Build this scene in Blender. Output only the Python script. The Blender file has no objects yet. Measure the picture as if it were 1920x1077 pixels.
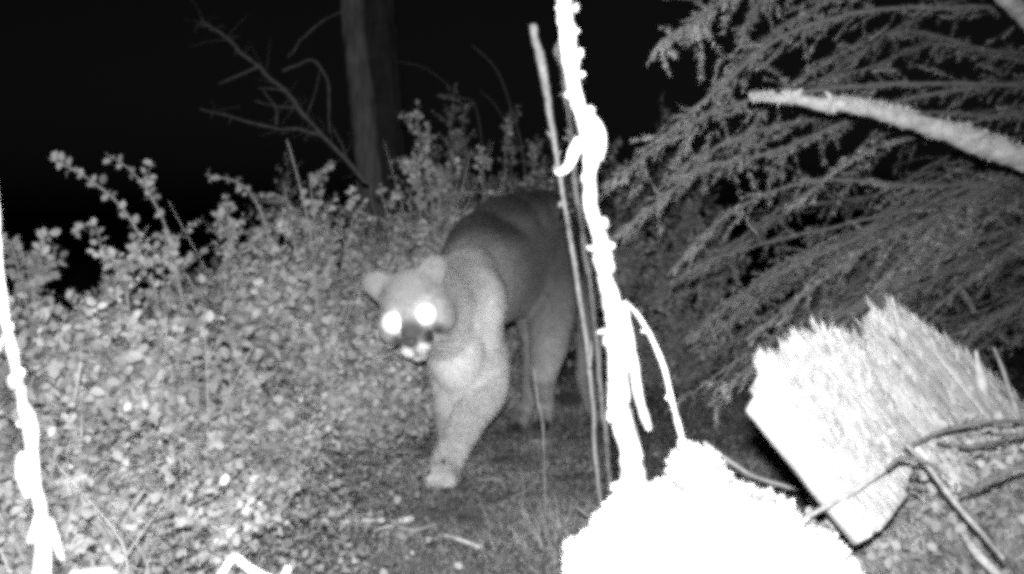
import bpy, bmesh, math, random
import numpy as np
from mathutils import Vector, Matrix, noise as mnoise

random.seed(11)
rng = np.random.default_rng(11)
sc = bpy.context.scene
COL = sc.collection

# ------------------------------------------------------------------ camera
CAM_H, PITCH, LENS = 0.66, math.radians(4.0), 38.6
FPX = 1920 * LENS / 36.0
cam_d = bpy.data.cameras.new("trail_camera")
cam_d.lens = LENS
cam_d.sensor_width = 36.0
cam_d.clip_start = 0.02
cam_d.clip_end = 400
cam_d.dof.use_dof = True
cam_d.dof.focus_distance = 2.5
cam_d.dof.aperture_fstop = 15.0
cam = bpy.data.objects.new("trail_camera", cam_d)
cam.location = (0, 0, CAM_H)
cam.rotation_euler = (math.radians(90) - PITCH, 0, 0)
COL.objects.link(cam)
sc.camera = cam

# ------------------------------------------------------------------ night sky
world = bpy.data.worlds.new("World")
sc.world = world
world.use_nodes = True
wn = world.node_tree.nodes
wl = world.node_tree.links
for n in list(wn):
    wn.remove(n)
wout = wn.new("ShaderNodeOutputWorld")
bg = wn.new("ShaderNodeBackground")
sky = wn.new("ShaderNodeTexSky")
sky.sky_type = 'NISHITA'
sky.sun_disc = False
sky.sun_elevation = math.radians(2)
sky.sun_rotation = math.radians(200)
bw = wn.new("ShaderNodeRGBToBW")
wl.new(sky.outputs[0], bw.inputs[0])
wl.new(bw.outputs[0], bg.inputs[0])
bg.inputs[1].default_value = 0.002
wl.new(bg.outputs[0], wout.inputs[0])

# ------------------------------------------------------------------ the camera's own flash, just above the lens
fl_d = bpy.data.lights.new("infrared_flash", 'SPOT')
fl_d.energy = 430
fl_d.color = (1, 1, 1)
fl_d.shadow_soft_size = 0.014
fl_d.spot_size = math.radians(86)
fl_d.spot_blend = 1.0
fl = bpy.data.objects.new("infrared_flash", fl_d)
fl.location = (-0.004, -0.01, CAM_H + 0.062)
COL.objects.link(fl)
fl.rotation_euler = (math.radians(90 - 7), 0, math.radians(5))

sc.view_settings.view_transform = 'Standard'
sc.view_settings.look = 'None'
sc.view_settings.exposure = 0
sc.view_settings.gamma = 1
sc.view_settings.use_curve_mapping = False
sc.cycles.pixel_filter_type = 'BLACKMAN_HARRIS'
sc.cycles.filter_width = 5.2
sc.cycles.max_bounces = 4
sc.cycles.diffuse_bounces = 2
sc.cycles.glossy_bounces = 2
sc.cycles.transmission_bounces = 2
sc.cycles.use_denoising = False
sc.cycles.use_adaptive_sampling = True
sc.cycles.adaptive_threshold = 0.1
sc.cycles.adaptive_min_samples = 16

CP, SP = math.cos(PITCH), math.sin(PITCH)


def P(px, py, d):
    """point at depth d (m) along the view axis seen at photograph pixel px,py"""
    a = (px - 960) / FPX
    b = (538.5 - py) / FPX
    return Vector((d * a, d * (CP + b * SP), CAM_H + d * (-SP + b * CP)))


# ------------------------------------------------------------------ numeric helpers
def _hash(ix, iy, iz, seed):
    h = (ix * 374761393 + iy * 668265263 + iz * 2147483647 + seed * 974711) & 0xFFFFFFFF
    h = ((h ^ (h >> 13)) * 1274126177) & 0xFFFFFFFF
    h = h ^ (h >> 16)
    return (h & 0xFFFFFF) / float(0xFFFFFF) * 2 - 1


def vnoise(p, freq, seed=0, octaves=3):
    p = np.asarray(p, float)
    out = np.zeros(len(p))
    amp, tot = 1.0, 0.0
    for o in range(octaves):
        q = p * freq * (2 ** o)
        i = np.floor(q).astype(np.int64)
        f = q - i
        f = f * f * (3 - 2 * f)
        acc = 0
        for dx in (0, 1):
            for dy in (0, 1):
                for dz in (0, 1):
                    w = (f[:, 0] if dx else 1 - f[:, 0]) * (f[:, 1] if dy else 1 - f[:, 1]) * (f[:, 2] if dz else 1 - f[:, 2])
                    acc = acc + w * _hash(i[:, 0] + dx, i[:, 1] + dy, i[:, 2] + dz, seed + o * 17)
        out += acc * amp
        tot += amp
        amp *= 0.5
    return out / tot


def smooth(a, b, x):
    t = np.clip((np.asarray(x, float) - a) / (b - a), 0, 1)
    return t * t * (3 - 2 * t)


def ground_z(x, y, fine=True):
    x = np.atleast_1d(np.asarray(x, float))
    y = np.atleast_1d(np.asarray(y, float))
    z = 0.04 * (1 - smooth(2.5, 3.1, y))
    r = np.sqrt(((x - 0.92) / 0.70) ** 2 + ((y - 1.36) / 0.50) ** 2)
    z = z + 0.29 * (1 - smooth(0.40, 1.05, r))            # bank on the right
    z = z + 0.10 * smooth(0.5, 2.2, -x) * (1 - smooth(5, 8, y))
    if fine:
        p = np.stack([x, y, np.zeros_like(x)], 1)
        z = z + 0.022 * vnoise(p, 2.3, 5, 3) + 0.010 * vnoise(p, 11, 9, 3)
    far = smooth(6, 30, y)
    z = z + far * 1.2 * vnoise(np.stack([x, y, 0 * x], 1), 0.05, 3, 2)
    return z


def gz(x, y):
    return float(ground_z(x, y)[0])


# ------------------------------------------------------------------ materials
def grey_mat(name, lo, hi, scale=30.0, rough=0.85, attr=None, rnd=0.0, stretch=None, bump=0.0, spec=0.25,
             detail=5.0, translucent=0.0, bump_dist=0.003):
    m = bpy.data.materials.new(name)
    m.use_nodes = True
    nt = m.node_tree
    b = nt.nodes["Principled BSDF"]
    b.inputs["Roughness"].default_value = rough
    b.inputs["Specular IOR Level"].default_value = spec
    tc = nt.nodes.new("ShaderNodeTexCoord")
    mp = nt.nodes.new("ShaderNodeMapping")
    if stretch:
        mp.inputs["Scale"].default_value = stretch
    nz = nt.nodes.new("ShaderNodeTexNoise")
    nz.inputs["Scale"].default_value = scale
    nz.inputs["Detail"].default_value = detail
    nz.inputs["Roughness"].default_value = 0.62
    nt.links.new(tc.outputs["Object"], mp.inputs[0])
    nt.links.new(mp.outputs[0], nz.inputs[0])
    rp = nt.nodes.new("ShaderNodeValToRGB")
    rp.color_ramp.elements[0].position = 0.32
    rp.color_ramp.elements[1].position = 0.68
    rp.color_ramp.elements[0].color = (lo, lo, lo, 1)
    rp.color_ramp.elements[1].color = (hi, hi, hi, 1)
    nt.links.new(nz.outputs[0], rp.inputs[0])
    col = rp.outputs[0]
    if attr:
        at = nt.nodes.new("ShaderNodeAttribute")
        at.attribute_name = attr
        mx = nt.nodes.new("ShaderNodeMix")
        mx.data_type = 'RGBA'
        mx.blend_type = 'MULTIPLY'
        mx.inputs[0].default_value = 1
        nt.links.new(col, mx.inputs[6])
        nt.links.new(at.outputs["Fac"], mx.inputs[7])
        col = mx.outputs[2]
    if rnd:
        oi = nt.nodes.new("ShaderNodeObjectInfo")
        mr = nt.nodes.new("ShaderNodeMapRange")
        mr.inputs[3].default_value = 1 - rnd
        mr.inputs[4].default_value = 1 + rnd
        nt.links.new(oi.outputs["Random"], mr.inputs[0])
        mx = nt.nodes.new("ShaderNodeMix")
        mx.data_type = 'RGBA'
        mx.blend_type = 'MULTIPLY'
        mx.inputs[0].default_value = 1
        nt.links.new(col, mx.inputs[6])
        nt.links.new(mr.outputs[0], mx.inputs[7])
        col = mx.outputs[2]
    nt.links.new(col, b.inputs["Base Color"])
    if bump:
        bp = nt.nodes.new("ShaderNodeBump")
        bp.inputs["Strength"].default_value = bump
        bp.inputs["Distance"].default_value = bump_dist
        nt.links.new(nz.outputs[0], bp.inputs["Height"])
        nt.links.new(bp.outputs[0], b.inputs["Normal"])
    if translucent:
        out = nt.nodes["Material Output"]
        tr = nt.nodes.new("ShaderNodeBsdfTranslucent")
        nt.links.new(col, tr.inputs[0])
        ms = nt.nodes.new("ShaderNodeMixShader")
        ms.inputs[0].default_value = translucent
        nt.links.new(b.outputs[0], ms.inputs[1])
        nt.links.new(tr.outputs[0], ms.inputs[2])
        nt.links.new(ms.outputs[0], out.inputs[0])
    return m


M = {}
M['leaf'] = grey_mat("shrub_leaf", 0.34, 0.54, 60, 0.6, rnd=0.26, spec=0.2, translucent=0.35)
M['leaf_mass'] = grey_mat("shrub_leaf_mass", 0.27, 0.47, 9, 0.6, attr="shade", spec=0.2, translucent=0.35)
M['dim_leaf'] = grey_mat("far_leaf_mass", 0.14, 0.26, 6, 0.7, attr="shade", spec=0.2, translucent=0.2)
M['cover'] = grey_mat("ground_cover_leaf", 0.07, 0.27, 7, 0.7, attr="shade", spec=0.2, translucent=0.2)
M['grass'] = grey_mat("dry_grass", 0.12, 0.28, 8, 0.7, attr="shade", spec=0.2, translucent=0.2)
M['litter'] = grey_mat("leaf_litter", 0.07, 0.20, 12, 0.85, attr="shade")
M['soil'] = grey_mat("forest_soil", 0.05, 0.17, 14, 0.95, bump=0.8, spec=0.1, detail=9, bump_dist=0.02)
M['stem'] = grey_mat("shrub_stem", 0.18, 0.36, 80, 0.8, bump=0.4)
M['pale_stem'] = grey_mat("pale_stem", 0.34, 0.52, 90, 0.8, bump=0.5)
M['grey_stem'] = grey_mat("grey_stem", 0.16, 0.34, 70, 0.8, bump=0.6)
M['dim_stem'] = grey_mat('dim_stem', 0.06, 0.14, 70, 0.85, bump=0.6)
M['lichen'] = grey_mat("lichened_bark", 0.06, 0.24, 60, 0.9, bump=0.7, bump_dist=0.002)
M['moss'] = grey_mat("pale_moss", 0.07, 0.28, 34, 0.95, bump=0.8, bump_dist=0.004)
M['needle'] = grey_mat("conifer_needle", 0.19, 0.55, 9, 0.7, attr="shade", spec=0.2, translucent=0.15)
M['twigwood'] = grey_mat("conifer_twig", 0.18, 0.34, 60, 0.85)
M['limb'] = grey_mat("bare_limb", 0.36, 0.66, 55, 0.85, bump=0.9, bump_dist=0.004, stretch=(1, 1, 1))
M['trunk'] = grey_mat("tree_bark_pale", 0.09, 0.23, 22, 0.95, bump=1.0, stretch=(1, 1, 0.25), bump_dist=0.02)
M['trunk_dark'] = grey_mat("tree_bark_dark", 0.05, 0.11, 18, 0.95, bump=1.0, stretch=(1, 1, 0.2), bump_dist=0.03)
M['wood'] = grey_mat("split_wood", 0.28, 0.52, 60, 0.9, bump=0.8, stretch=(1, 0.10, 1), rnd=0.03, bump_dist=0.003)
M['rotwood'] = grey_mat("weathered_wood", 0.25, 0.45, 60, 0.9, bump=0.8)
M['fur'] = grey_mat("lion_coat", 0.86, 1.0, 70, 0.95, attr="tone", spec=0.08, bump=0.4, bump_dist=0.004)
M['hair'] = grey_mat("lion_hair", 0.75, 1.0, 50, 0.8, attr="tone", spec=0.15)
M['nose'] = grey_mat("nose_leather", 0.05, 0.10, 200, 0.5, bump=0.3)
m = bpy.data.materials.new("eye_shine")          # mirror-like layer behind the lens of a night animal's eye
m.use_nodes = True
b = m.node_tree.nodes["Principled BSDF"]
b.inputs["Base Color"].default_value = (1, 1, 1, 1)
b.inputs["Metallic"].default_value = 0.6
b.inputs["Roughness"].default_value = 0.50
M['eye'] = m


# ------------------------------------------------------------------ object helpers
def make_mesh(name, verts, faces, shade=None, attr="shade", smooth_sh=False):
    """faces: list of (n,k) integer arrays"""
    me = bpy.data.meshes.new(name)
    v = np.asarray(verts, dtype=np.float32).reshape(-1, 3)
    me.vertices.add(len(v))
    me.vertices.foreach_set("co", v.ravel())
    faces = [np.asarray(f, dtype=np.int32) for f in faces if len(f)]
    nl = sum(f.size for f in faces)
    npoly = sum(len(f) for f in faces)
    me.loops.add(nl)
    me.polygons.add(npoly)
    me.loops.foreach_set("vertex_index", np.concatenate([f.ravel() for f in faces]))
    starts, tot = [], 0
    for f in faces:
        k = f.shape[1]
        starts.append(tot + np.arange(len(f)) * k)
        tot += f.size
    me.polygons.foreach_set("loop_start", np.concatenate(starts).astype(np.int32))
    if smooth_sh:
        me.polygons.foreach_set("use_smooth", np.ones(npoly, dtype=bool))
    if shade is not None:
        a = me.attributes.new(attr, 'FLOAT', 'POINT')
        a.data.foreach_set("value", np.asarray(shade, dtype=np.float32))
    me.update()
    me.validate()
    return me


def link(name, me, mat=None, parent=None, stuff=False, loc=None):
    o = bpy.data.objects.new(name, me)
    COL.objects.link(o)
    if mat is not None and len(me.materials) == 0:
        me.materials.append(mat)
    if parent is not None:
        o.parent = parent
        o.matrix_parent_inverse = Matrix.Translation(-parent.location)
    if stuff:
        o['kind'] = 'stuff'
    return o


def thing(name, label, cat, loc, group=None):
    o = bpy.data.objects.new(name, None)
    o.empty_display_size = 0.05
    COL.objects.link(o)
    o.location = loc
    o['label'] = label
    o['category'] = cat
    if group:
        o['group'] = group
    return o


def tag(o, label, cat, group=None):
    o['label'] = label
    o['category'] = cat
    if group:
        o['group'] = group
    return o


def catmull(pts, n):
    pts = [Vector(p) for p in pts]
    if len(pts) == 2:
        return [pts[0].lerp(pts[1], i / n) for i in range(n + 1)]
    q = [2 * pts[0] - pts[1]] + pts + [2 * pts[-1] - pts[-2]]
    segs = len(pts) - 1
    out = []
    for i in range(n + 1):
        t = i / n * segs
        k = min(int(t), segs - 1)
        u = t - k
        a, b_, c, d = q[k], q[k + 1], q[k + 2], q[k + 3]
        out.append(0.5 * ((2 * b_) + (c - a) * u + (2 * a - 5 * b_ + 4 * c - d) * u * u + (3 * b_ - a - 3 * c + d) * u ** 3))
    return out


def tube(pts, radii, n=24, sides=8, rough=0.0, rfreq=60.0, seed=0, jitter=0.0, raw=False):
    """returns verts, [quads, caps tris]"""
    line = catmull(pts, n) if not raw else [Vector(p) for p in pts]
    n = len(line) - 1
    rr = np.interp(np.linspace(0, 1, n + 1), np.linspace(0, 1, len(radii)), radii)
    L = np.array([list(p) for p in line])
    if jitter:
        for c in range(3):
            L[:, c] += jitter * vnoise(L + c * 7.7, 14, seed + c, 2)
    T = np.gradient(L, axis=0)
    T /= np.linalg.norm(T, axis=1)[:, None] + 1e-12
    ref = np.array([0.13, 1.0, 0.21]) if abs(T[:, 1]).mean() < 0.8 else np.array([1.0, 0.1, 0.2])
    A = np.cross(T, ref)
    A /= np.linalg.norm(A, axis=1)[:, None]
    B = np.cross(T, A)
    th = np.arange(sides) * 2 * math.pi / sides
    V = L[:, None, :] + rr[:, None, None] * (np.cos(th)[None, :, None] * A[:, None, :] + np.sin(th)[None, :, None] * B[:, None, :])
    V = V.reshape(-1, 3)
    if rough:
        nz = vnoise(V, rfreq, seed + 31, 3)
        C = np.repeat(L, sides, axis=0)
        V = C + (V - C) * (1 + rough * nz)[:, None]
    i = np.arange(n)[:, None] * sides
    j = np.arange(sides)[None, :]
    j2 = (j + 1) % sides
    Q = np.stack([i + j, i + j2, i + sides + j2, i + sides + j], -1).reshape(-1, 4)
    base = len(V)
    V = np.vstack([V, L[0] - T[0] * rr[0] * 0.5, L[-1] + T[-1] * rr[-1] * 0.5])
    j = np.arange(sides)
    j2 = (j + 1) % sides
    c1 = np.stack([np.full(sides, base), j2, j], -1)
    c2 = np.stack([np.full(sides, base + 1), n * sides + j, n * sides + j2], -1)
    return V, [Q, np.vstack([c1, c2])]


class Bag:
    """collects geometry for one mesh"""

    def __init__(s):
        s.v, s.f, s.s, s.n = [], {}, [], 0

    def add(s, V, F, shade=1.0):
        V = np.asarray(V, float)
        for f in F:
            f = np.asarray(f)
            if len(f):
                s.f.setdefault(f.shape[1], []).append(f + s.n)
        s.v.append(V)
        s.s.append(np.full(len(V), shade) if np.isscalar(shade) else np.asarray(shade))
        s.n += len(V)

    def mesh(s, name, attr=None, smooth_sh=False):
        return make_mesh(name, np.vstack(s.v), [np.vstack(f) for f in s.f.values()],
                         np.concatenate(s.s) if attr else None, attr or "shade", smooth_sh)


def norm(v):
    return v / (np.linalg.norm(v, axis=-1, keepdims=True) + 1e-12)


def leaf_geo(C, D, N, S, shade, fold=0.25, wide=0.74):
    """C base, D direction, N normal, S length arrays -> verts, faces(5-gons) ; rounded leaf with a folded midrib"""
    n = len(C)
    D = norm(D)
    R = norm(np.cross(D, N))
    U = np.cross(R, D)
    prof = [(0.0, 0.0), (0.22, 0.36), (0.58, 0.5), (0.88, 0.28), (1.0, 0.0)]
    vs = []
    for t, w in prof:
        vs.append(C + D * (S * t)[:, None] - U * (S * 0.12 * t * t)[:, None])
    for t, w in prof[1:4]:
        vs.append(C + D * (S * t)[:, None] + R * (S * w * wide)[:, None] + U * (S * (w * fold - 0.12 * t * t))[:, None])
    for t, w in prof[1:4]:
        vs.append(C + D * (S * t)[:, None] - R * (S * w * wide)[:, None] + U * (S * (w * fold - 0.12 * t * t))[:, None])
    V = np.stack(vs, 1).reshape(-1, 3)
    b = (np.arange(n) * 11)[:, None]
    F1 = np.stack([0, 5, 6, 1], 0)[None] + b
    q1 = np.array([[0, 5, 6, 2], [2, 6, 7, 4]])
    q2 = np.array([[0, 2, 9, 8], [2, 4, 10, 9]])
    F = (np.vstack([q1, q2])[None] + b[:, :, None]).reshape(-1, 4)
    return V, [F], np.repeat(shade, 11)


LEAF_MESHES = []
for k in range(5):
    V, F, s_ = leaf_geo(np.zeros((1, 3)), np.array([[0, 1.0, 0]]), np.array([[0, 0, 1.0]]), np.array([1.0]), np.ones(1),
                        fold=0.1 + 0.12 * k, wide=0.62 + 0.07 * k)
    V = V + 0.03 * rng.normal(size=V.shape) * np.array([1, 1, 1])
    me = make_mesh("leaf", V, F)
    me.materials.append(M['leaf'])
    LEAF_MESHES.append(me)


def place_leaves(parent, C, D, N, S):
    D = norm(D)
    R = norm(np.cross(D, N))
    U = np.cross(R, D)
    off = Matrix.Translation(-parent.location)
    for i in range(len(C)):
        o = bpy.data.objects.new("leaf", LEAF_MESHES[i % len(LEAF_MESHES)])
        s = float(S[i])
        o.parent = parent
        o.matrix_parent_inverse = off
        o.matrix_basis = Matrix(((R[i, 0] * s, D[i, 0] * s, U[i, 0] * s, C[i, 0]),
                                 (R[i, 1] * s, D[i, 1] * s, U[i, 1] * s, C[i, 1]),
                                 (R[i, 2] * s, D[i, 2] * s, U[i, 2] * s, C[i, 2]),
                                 (0, 0, 0, 1)))
        COL.objects.link(o)


# ------------------------------------------------------------------ ground
def build_ground():
    xs = np.concatenate([np.linspace(-60, -4, 30)[:-1], np.linspace(-4, 4, 260), np.linspace(4, 60, 30)[1:]])
    ys = np.concatenate([np.linspace(-12, -0.5, 8)[:-1], np.linspace(-0.5, 7, 260), np.linspace(7, 160, 50)[1:]])
    X, Y = np.meshgrid(xs, ys)
    Z = ground_z(X.ravel(), Y.ravel())
    V = np.stack([X.ravel(), Y.ravel(), Z], 1)
    w = len(xs)
    i = (np.arange(len(ys) - 1)[:, None] * w + np.arange(w - 1)[None, :]).ravel()
    F = np.stack([i, i + 1, i + w + 1, i + w], 1)
    me = make_mesh("ground", V, [F], smooth_sh=True)
    o = link("ground", me, M['soil'])
    o['kind'] = 'structure'


build_ground()


# ------------------------------------------------------------------ trees behind
def trunk(name, label, pts, radii, mat, depth_sides=20, extra=None):
    base = pts[0]
    t = thing(name, label, 'tree', (base.x, base.y, base.z))
    V, F = tube(pts, radii, 120, depth_sides, 0.07, 14, 3, 0.012)
    link("trunk", make_mesh("trunk", V, F, smooth_sh=True), mat, t)
    return t


def ground_below(p, sink=0.1):
    return Vector((p.x, p.y, gz(p.x, p.y) - sink))


pA = P(700, 360, 7.0)
t = trunk("tree", "pale-barked tree trunk leaning slightly, behind the shrubs at upper left centre",
          [ground_below(P(712, 600, 7.0)), P(690, 300, 7.0), P(672, 120, 7.0), P(658, -60, 7.0), P(640, -900, 7.0), P(620, -1900, 7.0)],
          [0.115, 0.088, 0.082, 0.08, 0.075, 0.05], M['trunk'])
for a in (((655, -1000), (500, -1200), (350, -1500)), ((640, -1300), (850, -1500), (980, -1650))):
    V, F = tube([P(a[0][0], a[0][1], 7.0), P(a[1][0], a[1][1], 6.8), P(a[2][0], a[2][1], 7.3)], [0.04, 0.02, 0.008], 20, 8, 0.1, 20)
    link("branch", make_mesh("branch", V, F, smooth_sh=True), M['trunk'], t)
t = trunk("tree", "dark broad tree trunk standing just behind and right of the pale trunk",
          [ground_below(P(735, 600, 9.5)), P(722, 300, 9.5), P(712, 100, 9.5), P(706, -60, 9.5), P(700, -900, 9.5), P(690, -2200, 9.5)],
          [0.24, 0.20, 0.17, 0.165, 0.15, 0.08], M['trunk_dark'])
V, F = tube([P(700, -1100, 9.5), P(900, -1300, 9.3), P(1100, -1500, 9.9)], [0.06, 0.03, 0.01], 20, 8, 0.1, 20)
link("branch", make_mesh("branch", V, F, smooth_sh=True), M['trunk_dark'], t)


# ------------------------------------------------------------------ simple stick things built from pixel paths
def to3(path, d0, d1=None):
    d1 = d0 if d1 is None else d1
    n = len(path)
    out = []
    for i, q in enumerate(path):
        d = d0 + (d1 - d0) * i / max(1, n - 1)
        if len(q) > 2 and q[2] is not None and isinstance(q[2], float):
            d = q[2]
        out.append(P(q[0], q[1], d))
    return out


def stick(name, label, cat, parts, mat, group=None, sides=8, rough=0.2, rfreq=50, seed=0, jitter=0.0, to_ground=True, n=40):
    """parts: list of (partname, path3d, radii)"""
    base = parts[0][1][0]
    t = thing(name, label, cat, (base.x, base.y, base.z), group)
    for k, (pn, path, radii) in enumerate(parts):
        V, F = tube(path, radii, n if k == 0 else max(12, n // 2), sides, rough, rfreq, seed + k, jitter if k == 0 else jitter * 0.5)
        link(pn, make_mesh(pn, V, F, smooth_sh=True), mat, t)
    return t


# dead sapling top left
d = 4.6
stick("dead_sapling", "thin bare sapling leaning up to the left with twiggy side shoots before black sky", "dead sapling", [
    ("stem", [ground_below(P(740, 600, 4.7)), P(700, 380, d), P(680, 335, d), P(600, 250, d), P(545, 180, d), P(480, 125, d), P(420, 70, d), P(375, 38, d)],
     [0.014, 0.010, 0.009, 0.008, 0.007, 0.0065, 0.006, 0.003]),
    ("twig", to3([(600, 252), (560, 243), (520, 243), (450, 225), (375, 203)], d), [0.006, 0.005, 0.003]),
    ("twig", to3([(482, 126), (450, 140), (410, 156)], d), [0.005, 0.003]),
    ("twig", to3([(530, 134), (560, 120), (588, 112), (610, 145), (616, 190), (618, 250)], d, 4.8), [0.0045, 0.0045, 0.0035]),
    ("twig", to3([(540, 110), (580, 60), (640, 18)], 4.8), [0.003, 0.0035, 0.002]),
    ("twig", to3([(545, 178), (520, 168), (485, 168)], d), [0.004, 0.002]),
    ("twig", to3([(560, 200), (520, 200), (478, 190)], d), [0.004, 0.002]),
    ("twig", to3([(575, 220), (590, 180), (600, 130)], d, 4.7), [0.003, 0.002]),
    ("twig", to3([(520, 235), (515, 200), (495, 170)], d), [0.004, 0.0025]),
    ("twig", to3([(650, 300), (640, 270), (625, 240)], d), [0.004, 0.002]),
], M['dim_stem'], rough=0.45, rfreq=70, jitter=0.02)


_sap = [o for o in bpy.data.objects if o.name.startswith("dead_sapling")][0]
_tw = Bag()
_r = np.random.default_rng(4)
_main = np.array([list(p) for p in catmull(to3([(680, 335), (600, 250), (545, 180), (480, 125), (420, 70), (375, 38)], 4.6), 80)])
_side = np.array([list(p) for p in catmull(to3([(600, 252), (560, 243), (520, 243), (450, 225), (375, 203)], 4.6), 40)])
for _l, _n in ((_main, 46), (_side, 16)):
    for _k in range(_n):
        _p = _l[_r.integers(2, len(_l) - 1)]
        _d = norm(_r.normal(size=3) * np.array([1, 0.8, 1]) + np.array([-0.4, 0, 0.4]))
        _ln = 0.03 + 0.16 * _r.uniform() ** 2.5
        V, F = tube([_p, _p + _d * _ln * 0.5 + _r.normal(size=3) * 0.01, _p + _d * _ln], [0.0022, 0.0016, 0.0008], 4, 3)
        _tw.add(V, F)
link("fine_twigs", _tw.mesh("fine_twigs"), M['dim_stem'], _sap, stuff=True)


# ------------------------------------------------------------------ shrubs
def in_pix(pts):
    """world -> photograph pixel"""
    X, Y, Z = pts[:, 0], pts[:, 1], pts[:, 2] - CAM_H
    dd = Y * CP - Z * SP
    b_ = (Y * SP + Z * CP) / dd
    return 960 + FPX * X / dd, 538.5 - FPX * b_, dd


TOPX = [-300, 0, 60, 110, 150, 230, 300, 340, 400, 450, 500, 560, 620, 690, 740, 780, 800, 830, 900, 1000, 1100, 1200, 1300, 1900]
TOPY = [480, 455, 480, 500, 490, 440, 465, 440, 400, 390, 345, 300, 310, 330, 310, 280, 230, 280, 290, 310, 380, 420, 430, 430]


def shrub(label, px, top_py, depth, spread, n_stem=9, twigs=20, leaf=0.0225, n_single=300, mat='leaf_mass', seed=0,
          explicit=(), clip=True, name='shrub', group='leafy shrubs of the thicket', shade_mul=1.15, low=0.08, lpt=11):
    r = np.random.default_rng(100 + seed)
    top = P(px, top_py, depth)
    bx, by = top.x, top.y
    bz = gz(bx, by)
    H = top.z - bz
    t = thing(name, label, 'shrub', (bx, by, bz), group)
    C, D, N, S = [], [], [], []
    tw = Bag()
    n_stem = int(n_stem * 1.35)
    twigs = int(twigs * 1.5)
    for k in range(n_stem):
        a = r.uniform(0, 2 * math.pi)
        rad = spread * math.sqrt(r.uniform(0, 1)) * (1 if k else 0.15)
        hh = H * (1 - 0.42 * (rad / spread) ** 1.5) * (r.uniform(0.72, 1.0) if k else 1.0)
        b0 = Vector((bx + 0.25 * rad * math.cos(a), by + 0.25 * rad * math.sin(a), 0))
        b0.z = gz(b0.x, b0.y) - 0.03
        e = Vector((bx + rad * math.cos(a), by + rad * math.sin(a), bz + hh))
        mid = b0.lerp(e, 0.55) + Vector((0.05 * r.normal(), 0.05 * r.normal(), 0.10 * H))
        path = [b0, b0.lerp(mid, 0.5) + Vector((0.02 * r.normal(), 0.02 * r.normal(), 0.02)), mid, e]
        V, F = tube(path, [0.006, 0.005, 0.004, 0.002], 16, 5, 0.2, 60, k)
        link("stem", make_mesh("stem", V, F, smooth_sh=True), M['stem'], t)
        line = np.array([list(p) for p in catmull(path, 60)])
        for q in range(twigs):
            u = r.uniform(low, 1.0) ** 0.85
            p0 = line[int(u * 60)]
            dirv = r.normal(size=3) * np.array([1, 1, 0.6]) + np.array([0.5 * math.cos(a), 0.5 * math.sin(a), 0.75])
            dirv = norm(dirv)
            ln = r.uniform(0.05, 0.17) * (1.15 - 0.45 * u)
            p1 = p0 + dirv * ln * 0.5 + r.normal(size=3) * 0.006
            p2 = p0 + dirv * ln + np.array([0, 0, 0.012])
            V, F = tube([p0, p1, p2], [0.0018, 0.0014, 0.0008], 3, 3)
            tw.add(V, F)
            nl = max(4, int(1.6 * lpt * ln / 0.12))
            for i in range(nl):
                w = (i + 0.7) / nl
                c = p0 + (p2 - p0) * w
                side = norm(np.cross(dirv, r.normal(size=3)))
                dl = norm(dirv * 0.5 + side * (1 if i % 2 else -1) + r.normal(size=3) * 0.25)
                C.append(c); D.append(dl)
                N.append(norm(r.normal(size=3) * 0.85 + np.array([0.05 * r.normal(), -0.5, 0.75])))
                S.append(leaf * (0.45 + 0.8 * r.uniform(0, 1) ** 1.3))
    for (path, rad, nl) in explicit:
        V, F = tube(path, [rad, rad * 0.8, rad * 0.5], 20, 5, 0.2, 60, 3)
        link("stem", make_mesh("stem", V, F, smooth_sh=True), M['stem'], t)
        line = np.array([list(p) for p in catmull(path, 60)])
        for i in range(nl):
            u = 0.25 + 0.75 * (i + 0.5) / nl
            k_ = min(59, int(u * 60))
            c = line[k_]
            tg = norm(line[min(60, k_ + 1)] - line[max(0, k_ - 1)])
            side = norm(np.cross(tg, np.array([0.1 * r.normal(), 1, 0.2 * r.normal()])))
            for sgn in (1, -1):
                C.append(c + r.normal(size=3) * 0.004); D.append(norm(tg * 0.5 + side * sgn + r.normal(size=3) * 0.4))
                N.append(norm(r.normal(size=3) * 0.5 + np.array([0, -0.8, 0.4])))
                S.append(leaf * r.uniform(0.6, 1.15))
    C, D, N, S = map(np.array, (C, D, N, S))
    if clip and not explicit:
        X, Y, dd = in_pix(C)
        keep = Y > np.interp(X, TOPX, TOPY) + 18 * vnoise(C, 9, 4, 2) - 6
        C, D, N, S = C[keep], D[keep], N[keep], S[keep]
    for q in range(5 if n_single >= 200 else 0):
        a = r.uniform(0, 2 * math.pi)
        x_, y_ = bx + spread * 0.7 * math.cos(a), by - 0.3 * spread * abs(math.sin(a)) - 0.1
        h_ = H * r.uniform(0.7, 0.95)
        b0 = Vector((x_, y_, gz(x_, y_) - 0.02))
        p1 = b0 + Vector((0.03 * r.normal(), 0.02 * r.normal(), h_ * 0.5))
        V, F = tube([b0, p1, b0 + Vector((0.10 * r.normal(), 0.04 * r.normal(), h_))], [0.0022, 0.0018, 0.0008], 14, 4, 0.2, 60, q)
        link("bare_shoot", make_mesh("bare_shoot", V, F, smooth_sh=True), M['pale_stem'], t)
    if tw.n:
        link("twigs", tw.mesh("twigs"), M['stem'], t, stuff=True)
    X, Y, dd = in_pix(C)
    vis = (X > -20) & (X < 1940) & (Y > 0) & (Y < 1090)
    key = np.where(vis, dd, 99) + 0.0
    order = np.argsort(key)
    n1 = min(n_single, int(vis.sum()))
    first, rest = order[:n1], order[n1:]
    if n1:
        place_leaves(t, C[first], D[first], N[first], S[first])
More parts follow.
